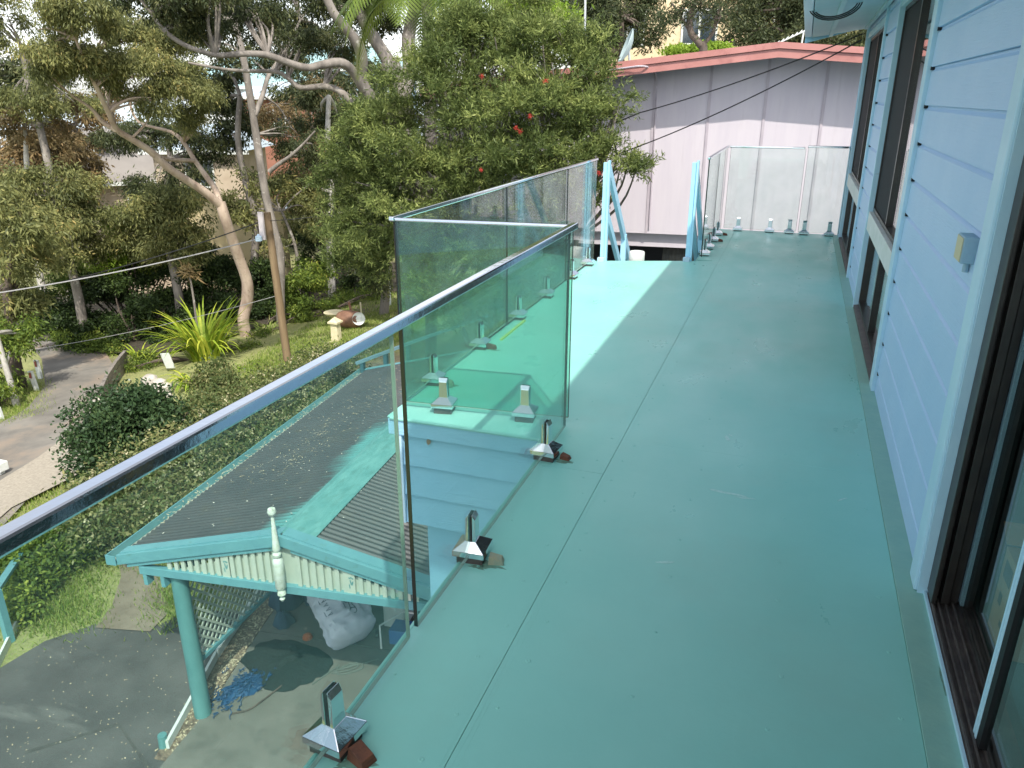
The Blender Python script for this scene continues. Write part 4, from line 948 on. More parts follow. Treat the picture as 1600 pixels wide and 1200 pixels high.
build('net_heap', heap(c_[0], c_[1], .33, .17, .05, 8.1, ang=1.1, tear=.5), M['rope'], bn_, smooth=True)
rm = MB()
for j in range(90):
    x0 = random.gauss(0, .13); y0 = random.gauss(0, .10)
    s0 = Vector((c_[0]-.02+x0+y0*.4, c_[1]+y0*2, ZS+.03+.03*random.random())); pts = [s0]
    for q in range(7): pts.append(pts[-1]+Vector((random.uniform(-.035, .035), random.uniform(-.05, .035), random.uniform(-.02, .02)))); pts[-1].z = max(ZS+.008, pts[-1].z)
    p_, r_ = smooth_path(pts, [.006]*8, 3); rm.tube(p_, [.005]*len(p_), 4)
build('rope_strand', rm, M['rope'], bn_, kind='stuff')
build('curved_stick', MB().tube(smooth_path([CP(.68, .62, ZS+.02), CP(.60, .35, ZS+.03), CP(.50, .14, ZS+.02), CP(.34, .05, ZS+.015)], [.012]*4)[0], .011, 6), M['bark_d'], smooth=True, label='thin dark curved stick lying beside the blue rope netting', cat='stick')
pts = [CP(1.02, .70, ZS+.01)]+[CP(1.3+.18*cos(a)*(.8+.3*sin(a*1.3)), 1.05+.12*sin(a*1.1), ZS+.012) for a in np.linspace(2.6, 15, 30)]+[CP(1.62, 1.3, ZS+.01)]
build('cord_coil', MB().tube(pts, .011, 6), M['cord'], smooth=True, label='grey cord lying in loose loops on the slab below the white sack', cat='cord')
nv = thing('bagged_clothes', CP(-.05, 2.1, ZS), 'dark navy bundle of cloth piled in the shade at the back of the carport', 'bundle')
for (uu, vv, r_, h_) in ((-.15, 2.15, .22, .55), (.18, 2.45, .25, .7), (.05, 1.75, .16, .22)):
    q_ = CP(uu, vv, ZS); build('cloth_bundle', heap(q_[0], q_[1], r_, r_, h_, uu*9+2, n=24), M['navy'], nv, smooth=True)
build('red_tub', MB().lathe([(.22, 0), (.27, .45), (.29, .46), (.25, .47), (.2, .1)], CP(1.45, 2.5, ZS), 18), M['redplastic'], smooth=True, label='dull red plastic tub behind the white sack', cat='tub')
build('grey_tarp', heap(*CP(.75, 2.9, 0)[:2], .5, .35, .5, 5.5), M['navy'], label='dark crumpled tarp at the back of the carport behind the sack', cat='tarp', smooth=True)
build('white_cabinet', MB().box(0, .30, 0, .35, 0, 1.15).xf(lambda x, y, z: CP(1.42+x, 1.95+y, ZS+z)), M['white'], label='plain off white cabinet standing upright at the carport wall', cat='cabinet', bevel=.01)
tr = thing('hand_trolley', CP(1.72, 1.6, ZS), 'folding trolley with blue crate and pale tube frame at the slab edge', 'trolley')
build('crate', MB().box(0, .3, 0, .25, .08, .3).xf(lambda x, y, z: CP(1.68+x, 1.52+y, ZS+z)), M['bluecrate'], tr, bevel=.01)
build('tube_frame', MB().tube([CP(1.60, 1.45, ZS+.05), CP(1.55, 1.55, ZS+.33), CP(1.75, 1.85, ZS+.36), CP(2.0, 1.85, ZS+.36)], .014, 8).tube([CP(1.62, 1.9, ZS+.3), CP(1.5, 2.3, ZS+1.1)], .012, 8), M['white'], tr, smooth=True)
build('caster', MB().tube([CP(1.40, 1.72, ZS+.05), CP(1.46, 1.74, ZS+.05)], .05, 12), M['black'], tr)
build('orange_toy', MB().lathe([(.03, 0), (.07, .01), (.06, .05), (.02, .07)], CP(.53, 1.50, ZS), 10), M['orange'], label='small orange plastic piece on the slab by the sack', cat='plastic piece')

# ================================================================== LEFT HANDRAIL, boards, rails
hr = thing('garden_handrail', PZ(15, 1000, -5.25), 'turquoise garden handrail overgrown by shrubs at the left edge', 'handrail')
p1 = Vector(PZ(16, 1003, -5.2)); top = Vector(PD(2, 915, hypot(p1.x, p1.y)))
build('post', MB().beam(p1, (p1.x, p1.y, p1.z+.82), .09, .09, up=(0, 1, 0)), M['turq'], hr)
e1 = Vector(PD(37, 858, 12.6)); build('rail', MB().beam((p1.x-.6, p1.y-1.1, p1.z+.70), (p1.x, p1.y, p1.z+.82), .10, .05).beam((p1.x, p1.y, p1.z+.82), e1, .10, .05), M['turq'], hr)
build('edging_board', MB().beam(PZ(-30, 1090, -5.14), PZ(40, 948, -5.14), .03, .12), M['white'], label='white timber edging board slanting beside the turquoise garden handrail', cat='edging board', group='timber garden edging')
fr = thing('garden_handrail', PD(568, 600, 15.5), 'pale turquoise handrail on short posts behind the carport roof', 'handrail')
q0 = Vector(PD(556, 568, 15.2)); q1 = Vector(PD(640, 536, 15.2)); q2 = Vector(PD(800, 480, 15.0))
build('rail', MB().beam(q0, q1, .09, .05).beam(q1, q2, .09, .05), mat('pale_turquoise', (.40, .68, .72), rough=.5), fr)
for f_ in (.12, .55, .97):
    c_ = q0.lerp(q1, f_); build('post', MB().box(c_.x-.04, c_.x+.04, c_.y-.04, c_.y+.04, T(c_.x, c_.y)-.1, c_.z-.03), M['turq'], fr)

# ================================================================== POLE AND WIRES
g_ = G(450, 566); dpl = hypot(g_[0], g_[1])
pl_ = thing('service_pole', g_, 'brown timber service pole standing on the lawn with a metal plate near its top', 'power pole')
ptop = Vector(PD(417, 332, dpl-.1)); build('pole_shaft', MB().tube([Vector(g_)+Vector((0, 0, -.2)), ptop], [.125, .105], 12), M['pole'], pl_, smooth=True)
c_ = Vector(PD(410, 352, dpl-.25)); build('metal_plate', MB().box(c_.x-.11, c_.x+.06, c_.y-.03, c_.y+.03, c_.z-.42, c_.z+.38), mat('pink_white_plate', (.62, .56, .56), rough=.5), pl_)
c_ = Vector(PD(404, 371, dpl-.3)); build('insulator', MB().lathe([(.04, -.12), (.10, -.10), (.10, .02), (.05, .06), (.02, .1)], c_, 10), M['ltblue'], pl_, smooth=True)
def wire(a, b, sag, r, mt, lab):
    a = Vector(a); b = Vector(b); pts = [a.lerp(b, t)-Vector((0, 0, sag*4*t*(1-t))) for t in np.linspace(0, 1, 28)]
    build('overhead_wire', MB().tube(pts, r, 5), mt, label=lab, cat='wire', group='overhead service wires', smooth=True)
WT = Vector(PD(411, 345, dpl)); WT2 = Vector(PD(420, 368, dpl))
wire((.50, 10.3, 2.32), PD(1000, 176, 12.2), .05, .008, M['wire'], 'upper of two wires crossing before the pink wall from the house corner')
wire((.50, 10.3, 2.26), PD(1000, 228, 12.0), .06, .008, M['wire'], 'lower of two wires crossing before the pink wall from the house corner')
wire(PD(1000, 176, 12.2), PD(418, 345, dpl), .35, .010, M['wire'], 'upper wire running through the bottlebrush to the timber pole')
wire(PD(1000, 228, 12.0), PD(500, 352, dpl), .3, .010, M['wire'], 'lower wire running through the bottlebrush to the timber pole')
wire(WT, PD(-60, 470, 30), .25, .018, M['wire'], 'black wire from the timber pole to the left edge above the pale one')
wire(PD(430, 366, dpl), PD(-60, 466, 26), .15, .018, M['wire_g'], 'pale grey wire from the timber pole to the left edge')
wire(PD(440, 460, dpl), PD(-60, 560, 34), .25, .010, M['wire_g'], 'thin faint wire low across the dark shrubs beside the lane')

# ================================================================== GARDEN OBJECTS
def gp(px, py, dz=0): q = G(px, py); return Vector((q[0], q[1], q[2]+dz))
g_ = gp(526, 532); bb = thing('sundial_pedestal', g_, 'square cream stone pedestal with pointed cap on the lawn', 'pedestal')
build('shaft', MB().hexa([(g_.x-.14, g_.y-.14, g_.z-.1), (g_.x+.14, g_.y-.14, g_.z-.1), (g_.x+.14, g_.y+.14, g_.z-.1), (g_.x-.14, g_.y+.14, g_.z-.1), (g_.x-.12, g_.y-.12, g_.z+.62), (g_.x+.12, g_.y-.12, g_.z+.62), (g_.x+.12, g_.y+.12, g_.z+.62), (g_.x-.12, g_.y+.12, g_.z+.62)]), M['cream_stone'], bb, bevel=.01)
build('cap', MB().box(g_.x-.19, g_.x+.19, g_.y-.19, g_.y+.19, g_.z+.621, g_.z+.68).add([(g_.x-.17, g_.y-.17, g_.z+.681), (g_.x+.17, g_.y-.17, g_.z+.681), (g_.x+.17, g_.y+.17, g_.z+.681), (g_.x-.17, g_.y+.17, g_.z+.681), (g_.x, g_.y, g_.z+.84)], [(0, 1, 4), (1, 2, 4), (2, 3, 4), (3, 0, 4)]), M['cream_stone'], bb)
g_ = gp(524, 508); bbh = thing('bird_bath', g_, 'round pale bird bath bowl on a foot beside the brown barrel', 'bird bath')
build('bowl', MB().lathe([(.10, .30), (.18, .36), (.36, .44), (.40, .50), (.37, .50), (.30, .45), (.02, .42)], g_, 20), M['cream_stone'], bbh, smooth=True)
build('foot', MB().lathe([(.18, -.05), (.16, .04), (.08, .1), (.08, .28), (.14, .32)], g_, 12), M['cream_stone'], bbh, smooth=True)
g_ = gp(550, 514); br = thing('lying_barrel', g_, 'brown barrel planter lying on its side with a white round end', 'barrel')
br_m = MB().lathe([(.24, 0), (.30, .12), (.33, .4), (.30, .68), (.24, .8)], (0, 0, 0), 18); br_m.xf(lambda x, y, z: (g_.x-.5+z, g_.y+.12*z+x, g_.z+.34+y))
build('barrel_body', br_m, M['rustcan'], br, smooth=True)
c_ = Vector((g_.x+.34, g_.y-.05, g_.z+.42)); dm = MB().lathe([(.02, .05), (.10, .05), (.11, .02), (.16, .02), (.225, .06), (.235, 0), (.02, 0)], (0, 0, 0), 22)
an = Vector((.45, -.85, .25)).normalized().to_track_quat('Z', 'Y').to_matrix(); dm.xf(lambda x, y, z: tuple(c_+an@Vector((x, y, z))))
build('white_end', dm, M['white'], br, smooth=True)
for (a, b, w, m_, lb) in (((553, 500), (545, 472), .09, 'rustcan', 'leaning rusty brown stake behind the barrel'), ((565, 495), (563, 472), .06, 'cream_stone', 'thin pale stake with white tip right of the barrel')):
    g_ = gp(*a); d_ = hypot(g_.x, g_.y); build('garden_stake', MB().beam(g_-Vector((0, 0, .1)), PD(b[0], b[1], d_), w, w), M[m_], label=lb, cat='stake')
g_ = gp(609, 478); build('white_pipe', MB().tube([g_-Vector((0, 0, .1)), Vector(PD(606, 420, hypot(g_.x, g_.y)))], .07, 10), M['white'], label='upright white pipe at the lawn edge beside the glass corner', cat='pipe', smooth=True)
g_ = gp(268, 582); sg_ = thing('lane_sign', g_, 'small white sign board on a stake beside the flax clump', 'sign'); d_ = hypot(g_.x, g_.y)
build('board', MB().beam(g_+Vector((0, 0, .15)), PD(257, 552, d_), .34, .03, up=(0, 1, 0)), M['white'], sg_)
build('red_mark', MB().box(-.05, .05, -.005, .005, -.05, .05).xf(lambda x, y, z: (g_.x-.02+x, g_.y-.035+y, g_.z+.38+z)), M['redplastic'], sg_)
for (b, t, lb) in (((59, 612), (47, 580), 'nearer of two white guide posts with a dark red marker beside the lane'), ((64, 592), (56, 563), 'farther of two white guide posts close together beside the lane'),
                   ((57, 524), (52, 507), 'small white guide post far up the lane against the green bank'), ((3, 656), (-4, 636), 'white guide post cut off by the left edge beside the lane')):
    g_ = gp(*b); d_ = hypot(g_.x, g_.y); e_ = Vector(PD(t[0], t[1], d_))
    t_ = thing('guide_post', g_, lb, 'guide post', 'white guide posts along the lane')
    build('post', MB().beam(g_-Vector((0, 0, .1)), e_, .16, .07, up=(0, 1, 0)), M['white'], t_)
    c2 = g_.lerp(e_, .82); build('reflector', MB().box(c2.x-.045, c2.x+.045, c2.y-.055, c2.y-.045, c2.z-.09, c2.z+.09), M['redplastic'], t_)
g_ = gp(4, 745); mbx = thing('letterbox', g_, 'white letterbox at the left edge where the apron meets the lane', 'letterbox')
build('box', MB().box(g_.x-.20, g_.x+.12, g_.y-.12, g_.y+.12, g_.z+.15, g_.z+.36), M['white'], mbx, bevel=.02); build('stand', MB().box(g_.x-.05, g_.x+.05, g_.y-.05, g_.y+.05, g_.z-.1, g_.z+.15), M['white'], mbx)
# dry stones and a low timber retaining edge at the bank
STL = ['lowest pale stone at the lane edge under the camellia', 'flat pale stone by the lane just above the lowest ones', 'pale stone half hidden by the camellia beside the apron', 'pale stone at the lane edge below the timber sleepers', 'pale stone in the bed left of the white sign', 'pale stone directly below the white sign', 'pale stone second row below the white sign', 'pale stone right of and below the white sign', 'pale stone nearest the strappy plant below the sign', 'pale stone on the left of the bed below the sign', 'pale stone beside the corner of the pebble apron']
for i, (px, py) in enumerate(((150, 640), (152, 655), (148, 672), (158, 628), (235, 600), (250, 604), (242, 612), (258, 612), (262, 622), (230, 610), (155, 690))):
    g_ = gp(px, py); s_ = random.uniform(.14, .26); m = MB(); n = 10
    m.lathe([(s_*.5, -.05), (s_, .05), (s_*.9, s_*.8), (s_*.45, s_*1.1)], g_, 9); m.v = [(x+.04*noise.noise(Vector((x*5, y*5, z*5))), y+.04*noise.noise(Vector((y*5, z*5, x*5))), z) for x, y, z in m.v]
    build('garden_stone', m, M['stone'], smooth=True, label=STL[i], cat='stone', group='pale stones along the bank above the lane')
ret = thing('retaining_edge', gp(178, 600), 'weathered timber sleeper wall along the inner side of the lane bend', 'retaining wall')
pp = [gp(158, 640), gp(168, 615), gp(182, 592), gp(196, 574)]
for a, b in zip(pp[:-1], pp[1:]):
    for k in range(3): build('sleeper', MB().beam(a+Vector((.1, 0, .1+.2*k)), b+Vector((.1, 0, .1+.2*k)), .1, .18), M['bark_g'], ret)

# ================================================================== HOUSES BEHIND THE TREES
def far_house(px, py, d, w, dp, h, roofh, wallm, roofm, lab, rz=0, wins=3, over=.5, storeys=1, base=None):
    c_ = PD(px, py, d); z0 = c_[2]; t = thing('background_house', c_, lab, 'house')
    ca, sa_ = cos(rz), sin(rz); Xf = lambda x, y, z: (c_[0]+x*ca-y*sa_, c_[1]+x*sa_+y*ca, z0+z)
    build('wall', MB().box(-w/2, w/2, -dp/2, dp/2, -6, h).xf(Xf), wallm, t)
    r = MB().add([(-w/2-over, -dp/2-over, h), (w/2+over, -dp/2-over, h), (w/2+over, dp/2+over, h), (-w/2-over, dp/2+over, h), (-w/2+dp*.35, 0, h+roofh), (w/2-dp*.35, 0, h+roofh)],
                 [(0, 1, 5, 4), (1, 2, 5), (2, 3, 4, 5), (3, 0, 4), (3, 2, 1, 0)]).xf(Xf)
    build('roof', r, roofm, t)
    build('eave_fascia', MB().box(-w/2-over, w/2+over, -dp/2-over-.04, -dp/2-over-.01, h-.2, h-.01).xf(Xf), M['white'], t)
    for s_ in range(storeys):
        for i in range(wins):
            x = -w/2+w*(i+.5)/wins; zb = h-1.9-2.8*s_
            f_ = build('window', MB().box(x-.75, x+.75, -dp/2-.06, -dp/2-.01, zb, zb+.08).box(x-.75, x+.75, -dp/2-.06, -dp/2-.01, zb+1.32, zb+1.4).box(x-.75, x-.67, -dp/2-.06, -dp/2-.01, zb+.08, zb+1.32)
                       .box(x+.67, x+.75, -dp/2-.06, -dp/2-.01, zb+.08, zb+1.32).box(x-.04, x+.04, -dp/2-.06, -dp/2-.01, zb+.08, zb+1.32).xf(Xf), M['white'], t)
            build('pane', MB().box(x-.66, x+.66, -dp/2-.04, -dp/2-.02, zb+.09, zb+1.31).xf(Xf), M['winglass'], f_)
    return t, Xf
far_house(338, 296, 46, 4.6, 4, 2.2, 1.2, M['tanwall'], M['roofblue'], 'tan walled house with a pale blue hip roof behind the leaning gum trunk', rz=.35, wins=1)
far_house(420, 170, 62, 9, 7, 1.5, 2.2, M['white'], M['roofteal'], 'white house with a teal roof glimpsed through the high branches', rz=.3, wins=3)
far_house(450, 160, 57, 5, 5, .4, .9, M['redbrick'], M['roofblue'], 'red brick wing under a pale roof seen between gum branches', rz=.5, wins=1)
far_house(545, 140, 70, 10, 8, 1.5, 1.8, M['ltblue'], M['roofteal'], 'pale blue house far behind the twisted grey limbs', rz=.3, wins=3)
far_house(170, 245, 58, 6, 5, .6, 1.2, M['white'], M['roofgrey'], 'small white house with a grey roof beyond the slanting limb at left', rz=.6, wins=2)
far_house(205, 285, 50, 5.5, 4, .3, 1.6, M['tanwall'], M['roofgrey'], 'low building with a broad grey roof left of the leaning gum', rz=1.0, wins=1)
far_house(1085, 30, 40, 9, 7, 3.4, 2, M['brick'], M['roofgrey'], 'two storey cream brick house on the hill above the neighbour roof', rz=.2, wins=3, storeys=2)
far_house(990, 30, 48, 4, 6, 2.4, 1.2, M['tanwall'], M['roofblue'], 'shaded house with a blue grey window above the satellite dish', rz=.2, wins=1, storeys=2)
yw = gp(372, 420); build('garden_wall', MB().box(-2.2, 2.2, -.15, .15, -1, 3.2).xf(lambda x, y, z: (PD(375, 380, 38)[0]+x*.95, PD(375, 380, 38)[1]+y+x*.3, PD(375, 380, 38)[2]-1.2+z)), M['yellowwall'], label='sunlit yellow garden wall behind the leaning gum trunk', cat='wall')

# ================================================================== TREES
def tree(name, lab, cat, base, group=None): return thing(name, base, lab, cat, group)
# A leaning pink gum
t = tree('gum_tree', 'leaning pink barked gum with a forked trunk left of the timber pole', 'tree', G(385, 527))
ta = px_path([(386, 530, 29), (380, 500, 29), (386, 470, 29), (386, 440, 28.8), (374, 405, 28.6), (362, 372, 28.3), (352, 342, 28), (344, 316, 28)])
limb(t, 'trunk', ta, .225, .165, M['bark'], 12)
l1 = px_path([(346, 322, 28), (320, 300, 27.7), (294, 283, 27.4), (263, 262, 27), (236, 237, 26.7), (205, 217, 26.3), (182, 202, 26), (169, 175, 25.6), (150, 135, 25), (135, 105, 24.6), (118, 60, 24)])
limb(t, 'limb', l1, .15, .035, M['bark'])
l2 = px_path([(344, 320, 28), (336, 295, 28.3), (324, 278, 28.5), (304, 250, 28.8), (287, 223, 29), (267, 206, 29.3), (216, 190, 29.8), (200, 150, 30)])
limb(t, 'limb', l2, .115, .03, M['bark'])
l3 = px_path([(182, 204, 26), (160, 190, 26), (142, 169, 25.8), (111, 148, 25.4), (78, 118, 25)]); limb(t, 'limb', l3, .075, .02, M['bark'])
l4 = px_path([(305, 251, 28.8), (282, 250, 28.2), (258, 248, 27.6), (236, 236, 26.8)]); limb(t, 'limb', l4, .065, .055, M['bark'])
l5 = px_path([(180, 200, 26), (172, 165, 26.6), (160, 128, 27), (150, 80, 27.3)]); limb(t, 'limb', l5, .06, .02, M['bark'])
A = [blob(85, 62, 24.5, 38, 26), blob(140, 88, 25, 34, 24), blob(195, 92, 25.5, 38, 24), blob(250, 100, 26.5, 34, 24), blob(285, 135, 27, 38, 26), blob(235, 155, 26, 30, 20), blob(300, 180, 28, 28, 18), blob(140, 30, 24.5, 40, 22),
     blob(75, 110, 25, 24, 16), blob(205, 40, 27, 40, 24), blob(110, 5, 24, 40, 20), blob(180, 125, 26, 26, 14), blob(260, 55, 28, 34, 20), blob(325, 150, 28, 20, 16)]
twigs(t, [Vector(q) for q in l1[5:]+l2[4:]+l3[2:]+l5[1:]], A, M['bark'], .03, 6)
crown(t, A, 78000, .115, .032, L['euc'], droop=.7, twr=.10, twig=16, spray=.35, sub=13)
# B grey straight gum with dark crown
t = tree('gum_tree', 'tall grey mottled gum trunk rising straight behind the timber pole', 'tree', G(437, 517))
tb = px_path([(440, 522, 29.5), (438, 470, 29.5), (438, 400, 29.5), (426, 350, 29.5), (415, 304, 29.6), (406, 250, 29.8), (400, 210, 30), (391, 152, 30), (379, 84, 30), (366, 27, 30), (355, -60, 30)])
limb(t, 'trunk', tb, .17, .10, M['bark_g'], 12)
lb1 = px_path([(421, 268, 29.7), (436, 256, 29.5), (455, 243, 29.2), (475, 224, 29), (492, 205, 28.8)]); limb(t, 'limb', lb1, .09, .03, M['bark_g'])
lb2 = px_path([(398, 180, 30), (410, 150, 30.3), (420, 118, 30.6), (445, 80, 31), (470, 30, 31)]); limb(t, 'limb', lb2, .10, .04, M['bark_g'])
B = [blob(340, 15, 31, 46, 28), blob(400, 40, 32, 42, 26), blob(460, 25, 32, 44, 28), blob(300, 60, 31, 34, 20), blob(430, 95, 32, 34, 18), blob(370, 90, 31, 30, 16), blob(500, 60, 33, 36, 24), blob(350, -40, 31, 60, 30), blob(450, -40, 32, 60, 30), blob(455, 215, 31, 30, 22), blob(480, 240, 30, 26, 16)]
twigs(t, [Vector(q) for q in tb[6:]+lb2+lb1], B, M['bark_g'], .03, 5)
crown(t, B, 56000, .13, .037, L['eucd'], droop=.6, twr=.11, twig=16, spray=.4, sub=13)
# C big twisted angophora
t = tree('gum_tree', 'huge old gum with pale trunk and long twisted horizontal limbs behind the bottlebrush', 'tree', G(650, 470))
tcx = px_path([(652, 480, 23), (645, 380, 22.6), (638, 280, 22.2), (630, 200, 22), (626, 145, 22), (606, 95, 22)])
limb(t, 'trunk', tcx, .36, .27, M['bark_g'], 14)
c1 = px_path([(612, 105, 22), (600, 84, 22), (582, 56, 22), (562, 20, 22), (550, -20, 22), (540, -80, 22)]); limb(t, 'limb', c1, .19, .10, M['bark_g'])
c2 = px_path([(622, 190, 22), (590, 165, 21.8), (565, 128, 21.6), (566, 95, 21.4), (560, 70, 21.3), (544, 48, 21.2), (520, 18, 21), (500, -30, 21)]); limb(t, 'limb', c2, .19, .09, M['bark_g'])
c3 = px_path([(568, 140, 21.6), (550, 110, 21.3), (532, 98, 21.1), (500, 102, 20.9), (480, 106, 20.8), (450, 98, 20.6), (418, 86, 20.5), (381, 84, 20.3), (337, 86, 20.2), (290, 71, 20), (256, 47, 20), (236, 20, 20), (216, -5, 20)]); limb(t, 'limb', c3, .125, .03, M['bark_g'])
c4 = px_path([(620, 200, 22), (580, 180, 22), (554, 162, 22), (530, 142, 22.2), (506, 135, 22.4), (470, 137, 22.5), (450, 122, 22.6), (430, 112, 22.7), (388, 111, 22.8), (350, 108, 22.9), (294, 98, 23)]); limb(t, 'limb', c4, .115, .03, M['bark_g'])
c5 = px_path([(628, 150, 22), (640, 110, 22.5), (638, 60, 23), (650, 0, 23), (655, -60, 23)]); limb(t, 'limb', c5, .22, .13, M['bark_g'])
Cb = [blob(270, 25, 20.5, 40, 20), blob(330, 50, 21, 36, 16), blob(400, 15, 21.5, 44, 22), blob(520, 10, 22, 40, 24), blob(560, -10, 22, 44, 24), blob(470, 60, 23, 30, 14), blob(590, 20, 23.5, 30, 30), blob(530, 75, 23.5, 28, 16), blob(240, -20, 20, 50, 22), blob(330, -20, 20, 50, 22), blob(640, -30, 23, 60, 26)]
twigs(t, [Vector(q) for q in c3[4:]+c4[4:]+c1[3:]+c2[5:]], Cb, M['bark_g'], .03, 8)
crown(t, Cb, 46000, .11, .032, L['eucd'], droop=.6, twr=.10, twig=14, spray=.3, sub=13)
# D, other trunks
def simple_tree(lab, path, r0, r1, bark, blobs, n, Ln, Wd, lm, cat='tree', name='gum_tree', droop=.5, twr=.3, per=1, group=None):
    P_ = px_path(path); b = P_[0]; g = (b[0], b[1], T(b[0], b[1])); t = thing(name, g, lab, cat, group)
    P_ = [np.array([b[0], b[1], min(b[2], g[2])-.2])]+P_
    limb(t, 'trunk', P_, r0, r1, bark)
    if blobs:
        twigs(t, [Vector(q) for q in P_[len(P_)//2:]], blobs, bark, r1*.6, per)
        crown(t, blobs, n, Ln, Wd, lm, droop=droop, twr=twr*.4, twig=14, spray=.35, sub=12)
    return t
simple_tree('slim pale gum trunk standing between the pole and the glass corner', [(519, 465, 34.5), (517, 420, 34.5), (514, 360, 34.5), (518, 300, 34.5), (512, 230, 34.5), (514, 150, 35)], .20, .10, M['bark_w'],
            [blob(500, 170, 36, 40, 30), blob(530, 210, 36, 40, 30), blob(480, 280, 37, 40, 34), blob(540, 300, 36, 40, 40)], 14000, .2, .06, L['eucd'])
simple_tree('dark double trunk tree behind the pale blue roofed house', [(395, 455, 33), (398, 400, 33), (400, 340, 33), (385, 290, 33), (372, 220, 33), (375, 150, 33)], .2, .1, M['bark_g'],
            [blob(360, 210, 34, 26, 20), blob(320, 120, 34, 40, 24), blob(370, 170, 35, 30, 16)], 8000, .2, .06, L['eucd'])
simple_tree('small olive gum with hanging foliage lit beside the yellow wall', [(470, 470, 33), (468, 430, 33), (460, 380, 33), (440, 330, 33)], .12, .05, M['bark_g'],
            [blob(435, 300, 34, 24, 26), blob(480, 340, 34, 36, 34), blob(470, 280, 35, 36, 24), blob(380, 330, 33, 26, 26), blob(398, 285, 33, 22, 20), blob(352, 318, 33.4, 20, 14), blob(420, 390, 33, 24, 20)], 9000, .2, .055, L['euc'])
# left group
simple_tree('pale dead looking gum with bare white branches near the left edge', [(60, 420, 38), (50, 330, 38), (42, 260, 38), (40, 215, 38), (38, 190, 38)], .16, .06, M['bark_w'],
            [blob(30, 190, 38, 34, 22), blob(80, 200, 38, 26, 18)], 1800, .22, .07, L['brown'], droop=.3, per=6)
simple_tree('dark trunked gum in the lane verge at the left edge', [(22, 560, 27), (14, 500, 27), (12, 440, 27), (20, 390, 27), (30, 350, 27)], .20, .08, M['bark_d'],
            [blob(10, 420, 27, 30, 30), blob(45, 400, 27.5, 40, 26), blob(30, 350, 27, 46, 30), blob(-20, 470, 27, 40, 40), blob(35, 460, 27.5, 26, 20), blob(5, 330, 27, 40, 26)], 12000, .19, .05, L['euc'], per=3)
simple_tree('slim white barked sapling on the verge at the far left', [(20, 610, 25), (8, 570, 25), (-6, 520, 25)], .11, .06, M['bark_w'], [blob(25, 520, 26, 24, 22), blob(0, 540, 25.6, 22, 24), blob(-10, 590, 25.5, 22, 14)], 4000, .14, .045, L['ivy'], per=3)
for lab, blobs, n, lm, d0 in (
        ('broad olive green gum crown over the lane at left', [blob(90, 290, 32, 50, 30), blob(60, 350, 31, 44, 26), blob(120, 340, 32, 40, 26), blob(30, 290, 32, 40, 24), blob(100, 400, 31, 42, 24), blob(145, 385, 32, 24, 24)], 17000, 'euc', 32),
        ('russet brown leaved tree behind the bare white branches', [blob(25, 225, 44, 40, 24), blob(75, 235, 45, 40, 24), blob(20, 265, 43, 34, 16), blob(120, 255, 46, 36, 30)], 8000, 'brown', 44),
        ('golden green gum crown at the upper left edge', [blob(30, 160, 36, 36, 20), blob(95, 160, 37, 36, 18), blob(0, 30, 36, 34, 28)], 9000, 'euc', 36),
        ('blue green tall tree crown cutting the sky at left', [blob(10, 130, 48, 46, 30), blob(60, 95, 48, 40, 20), blob(60, 140, 48, 46, 20)], 8000, 'eucd', 48),
        ('sunny drooping gum left of the leaning trunk', [blob(230, 330, 31, 40, 24), blob(275, 310, 30.5, 36, 26), blob(290, 360, 30.5, 38, 24), blob(240, 380, 31, 40, 22), blob(200, 350, 32, 34, 22), blob(300, 395, 30.5, 24, 16)], 15000, 'euc', 31),
        ('dark tangled tree behind the slanting limb', [blob(290, 215, 34, 34, 20), blob(230, 210, 35, 34, 18), blob(180, 215, 36, 30, 16), blob(325, 230, 34, 30, 22), blob(260, 290, 34, 40, 22), blob(310, 265, 34, 24, 20)], 11000, 'eucd', 34),
        ('brown tinged tree between the two gum trunks at middle distance', [blob(440, 190, 40, 44, 30), blob(500, 200, 40, 40, 30), blob(460, 290, 40, 40, 30), blob(495, 150, 41, 40, 24), blob(540, 190, 40, 36, 30)], 11000, 'brown', 40),
        ('brown leaved tree beside the white house at left', [blob(120, 200, 50, 46, 24), blob(150, 170, 50, 40, 22), blob(85, 260, 48, 30, 26)], 6500, 'brown', 50),
        ('dark green tree filling the gap between the far teal roofs', [blob(480, 120, 48, 40, 26), blob(520, 160, 48, 44, 30), blob(440, 145, 50, 24, 14), blob(560, 110, 48, 34, 30), blob(395, 190, 50, 26, 24)], 7000, 'eucd', 48),
        ('leafy tree in deep shade behind the huge gum', [blob(560, 250, 30, 44, 40), blob(600, 200, 30, 40, 40), blob(560, 330, 29, 44, 44), blob(600, 400, 28, 40, 50), blob(620, 320, 28, 40, 40), blob(570, 150, 32, 40, 34)], 15000, 'eucd', 30)):
    cx = float(np.mean([b[0] for b in blobs])); cy = float(np.mean([b[1] for b in blobs])); gz = T(cx, cy); lo = min(b[2] for b in blobs)
    t = thing('background_tree', (cx, cy, gz), lab, 'tree')
    limb(t, 'trunk', [(cx, cy, gz-.3), (cx+.2, cy, (gz+lo)/2), (cx-.1, cy+.1, lo+1), (cx, cy, lo+2)], .2, .09, M['bark_g'])
    twigs(t, [Vector((cx, cy, lo+1)), Vector((cx, cy, lo+2))], blobs, M['bark_g'], .035, 6)
    crown(t, blobs, int(n*1.7), .15 if d0 < 42 else .24, .045 if d0 < 42 else .08, L[lm], droop=.6, twr=.13, twig=14, spray=.45, sub=15)
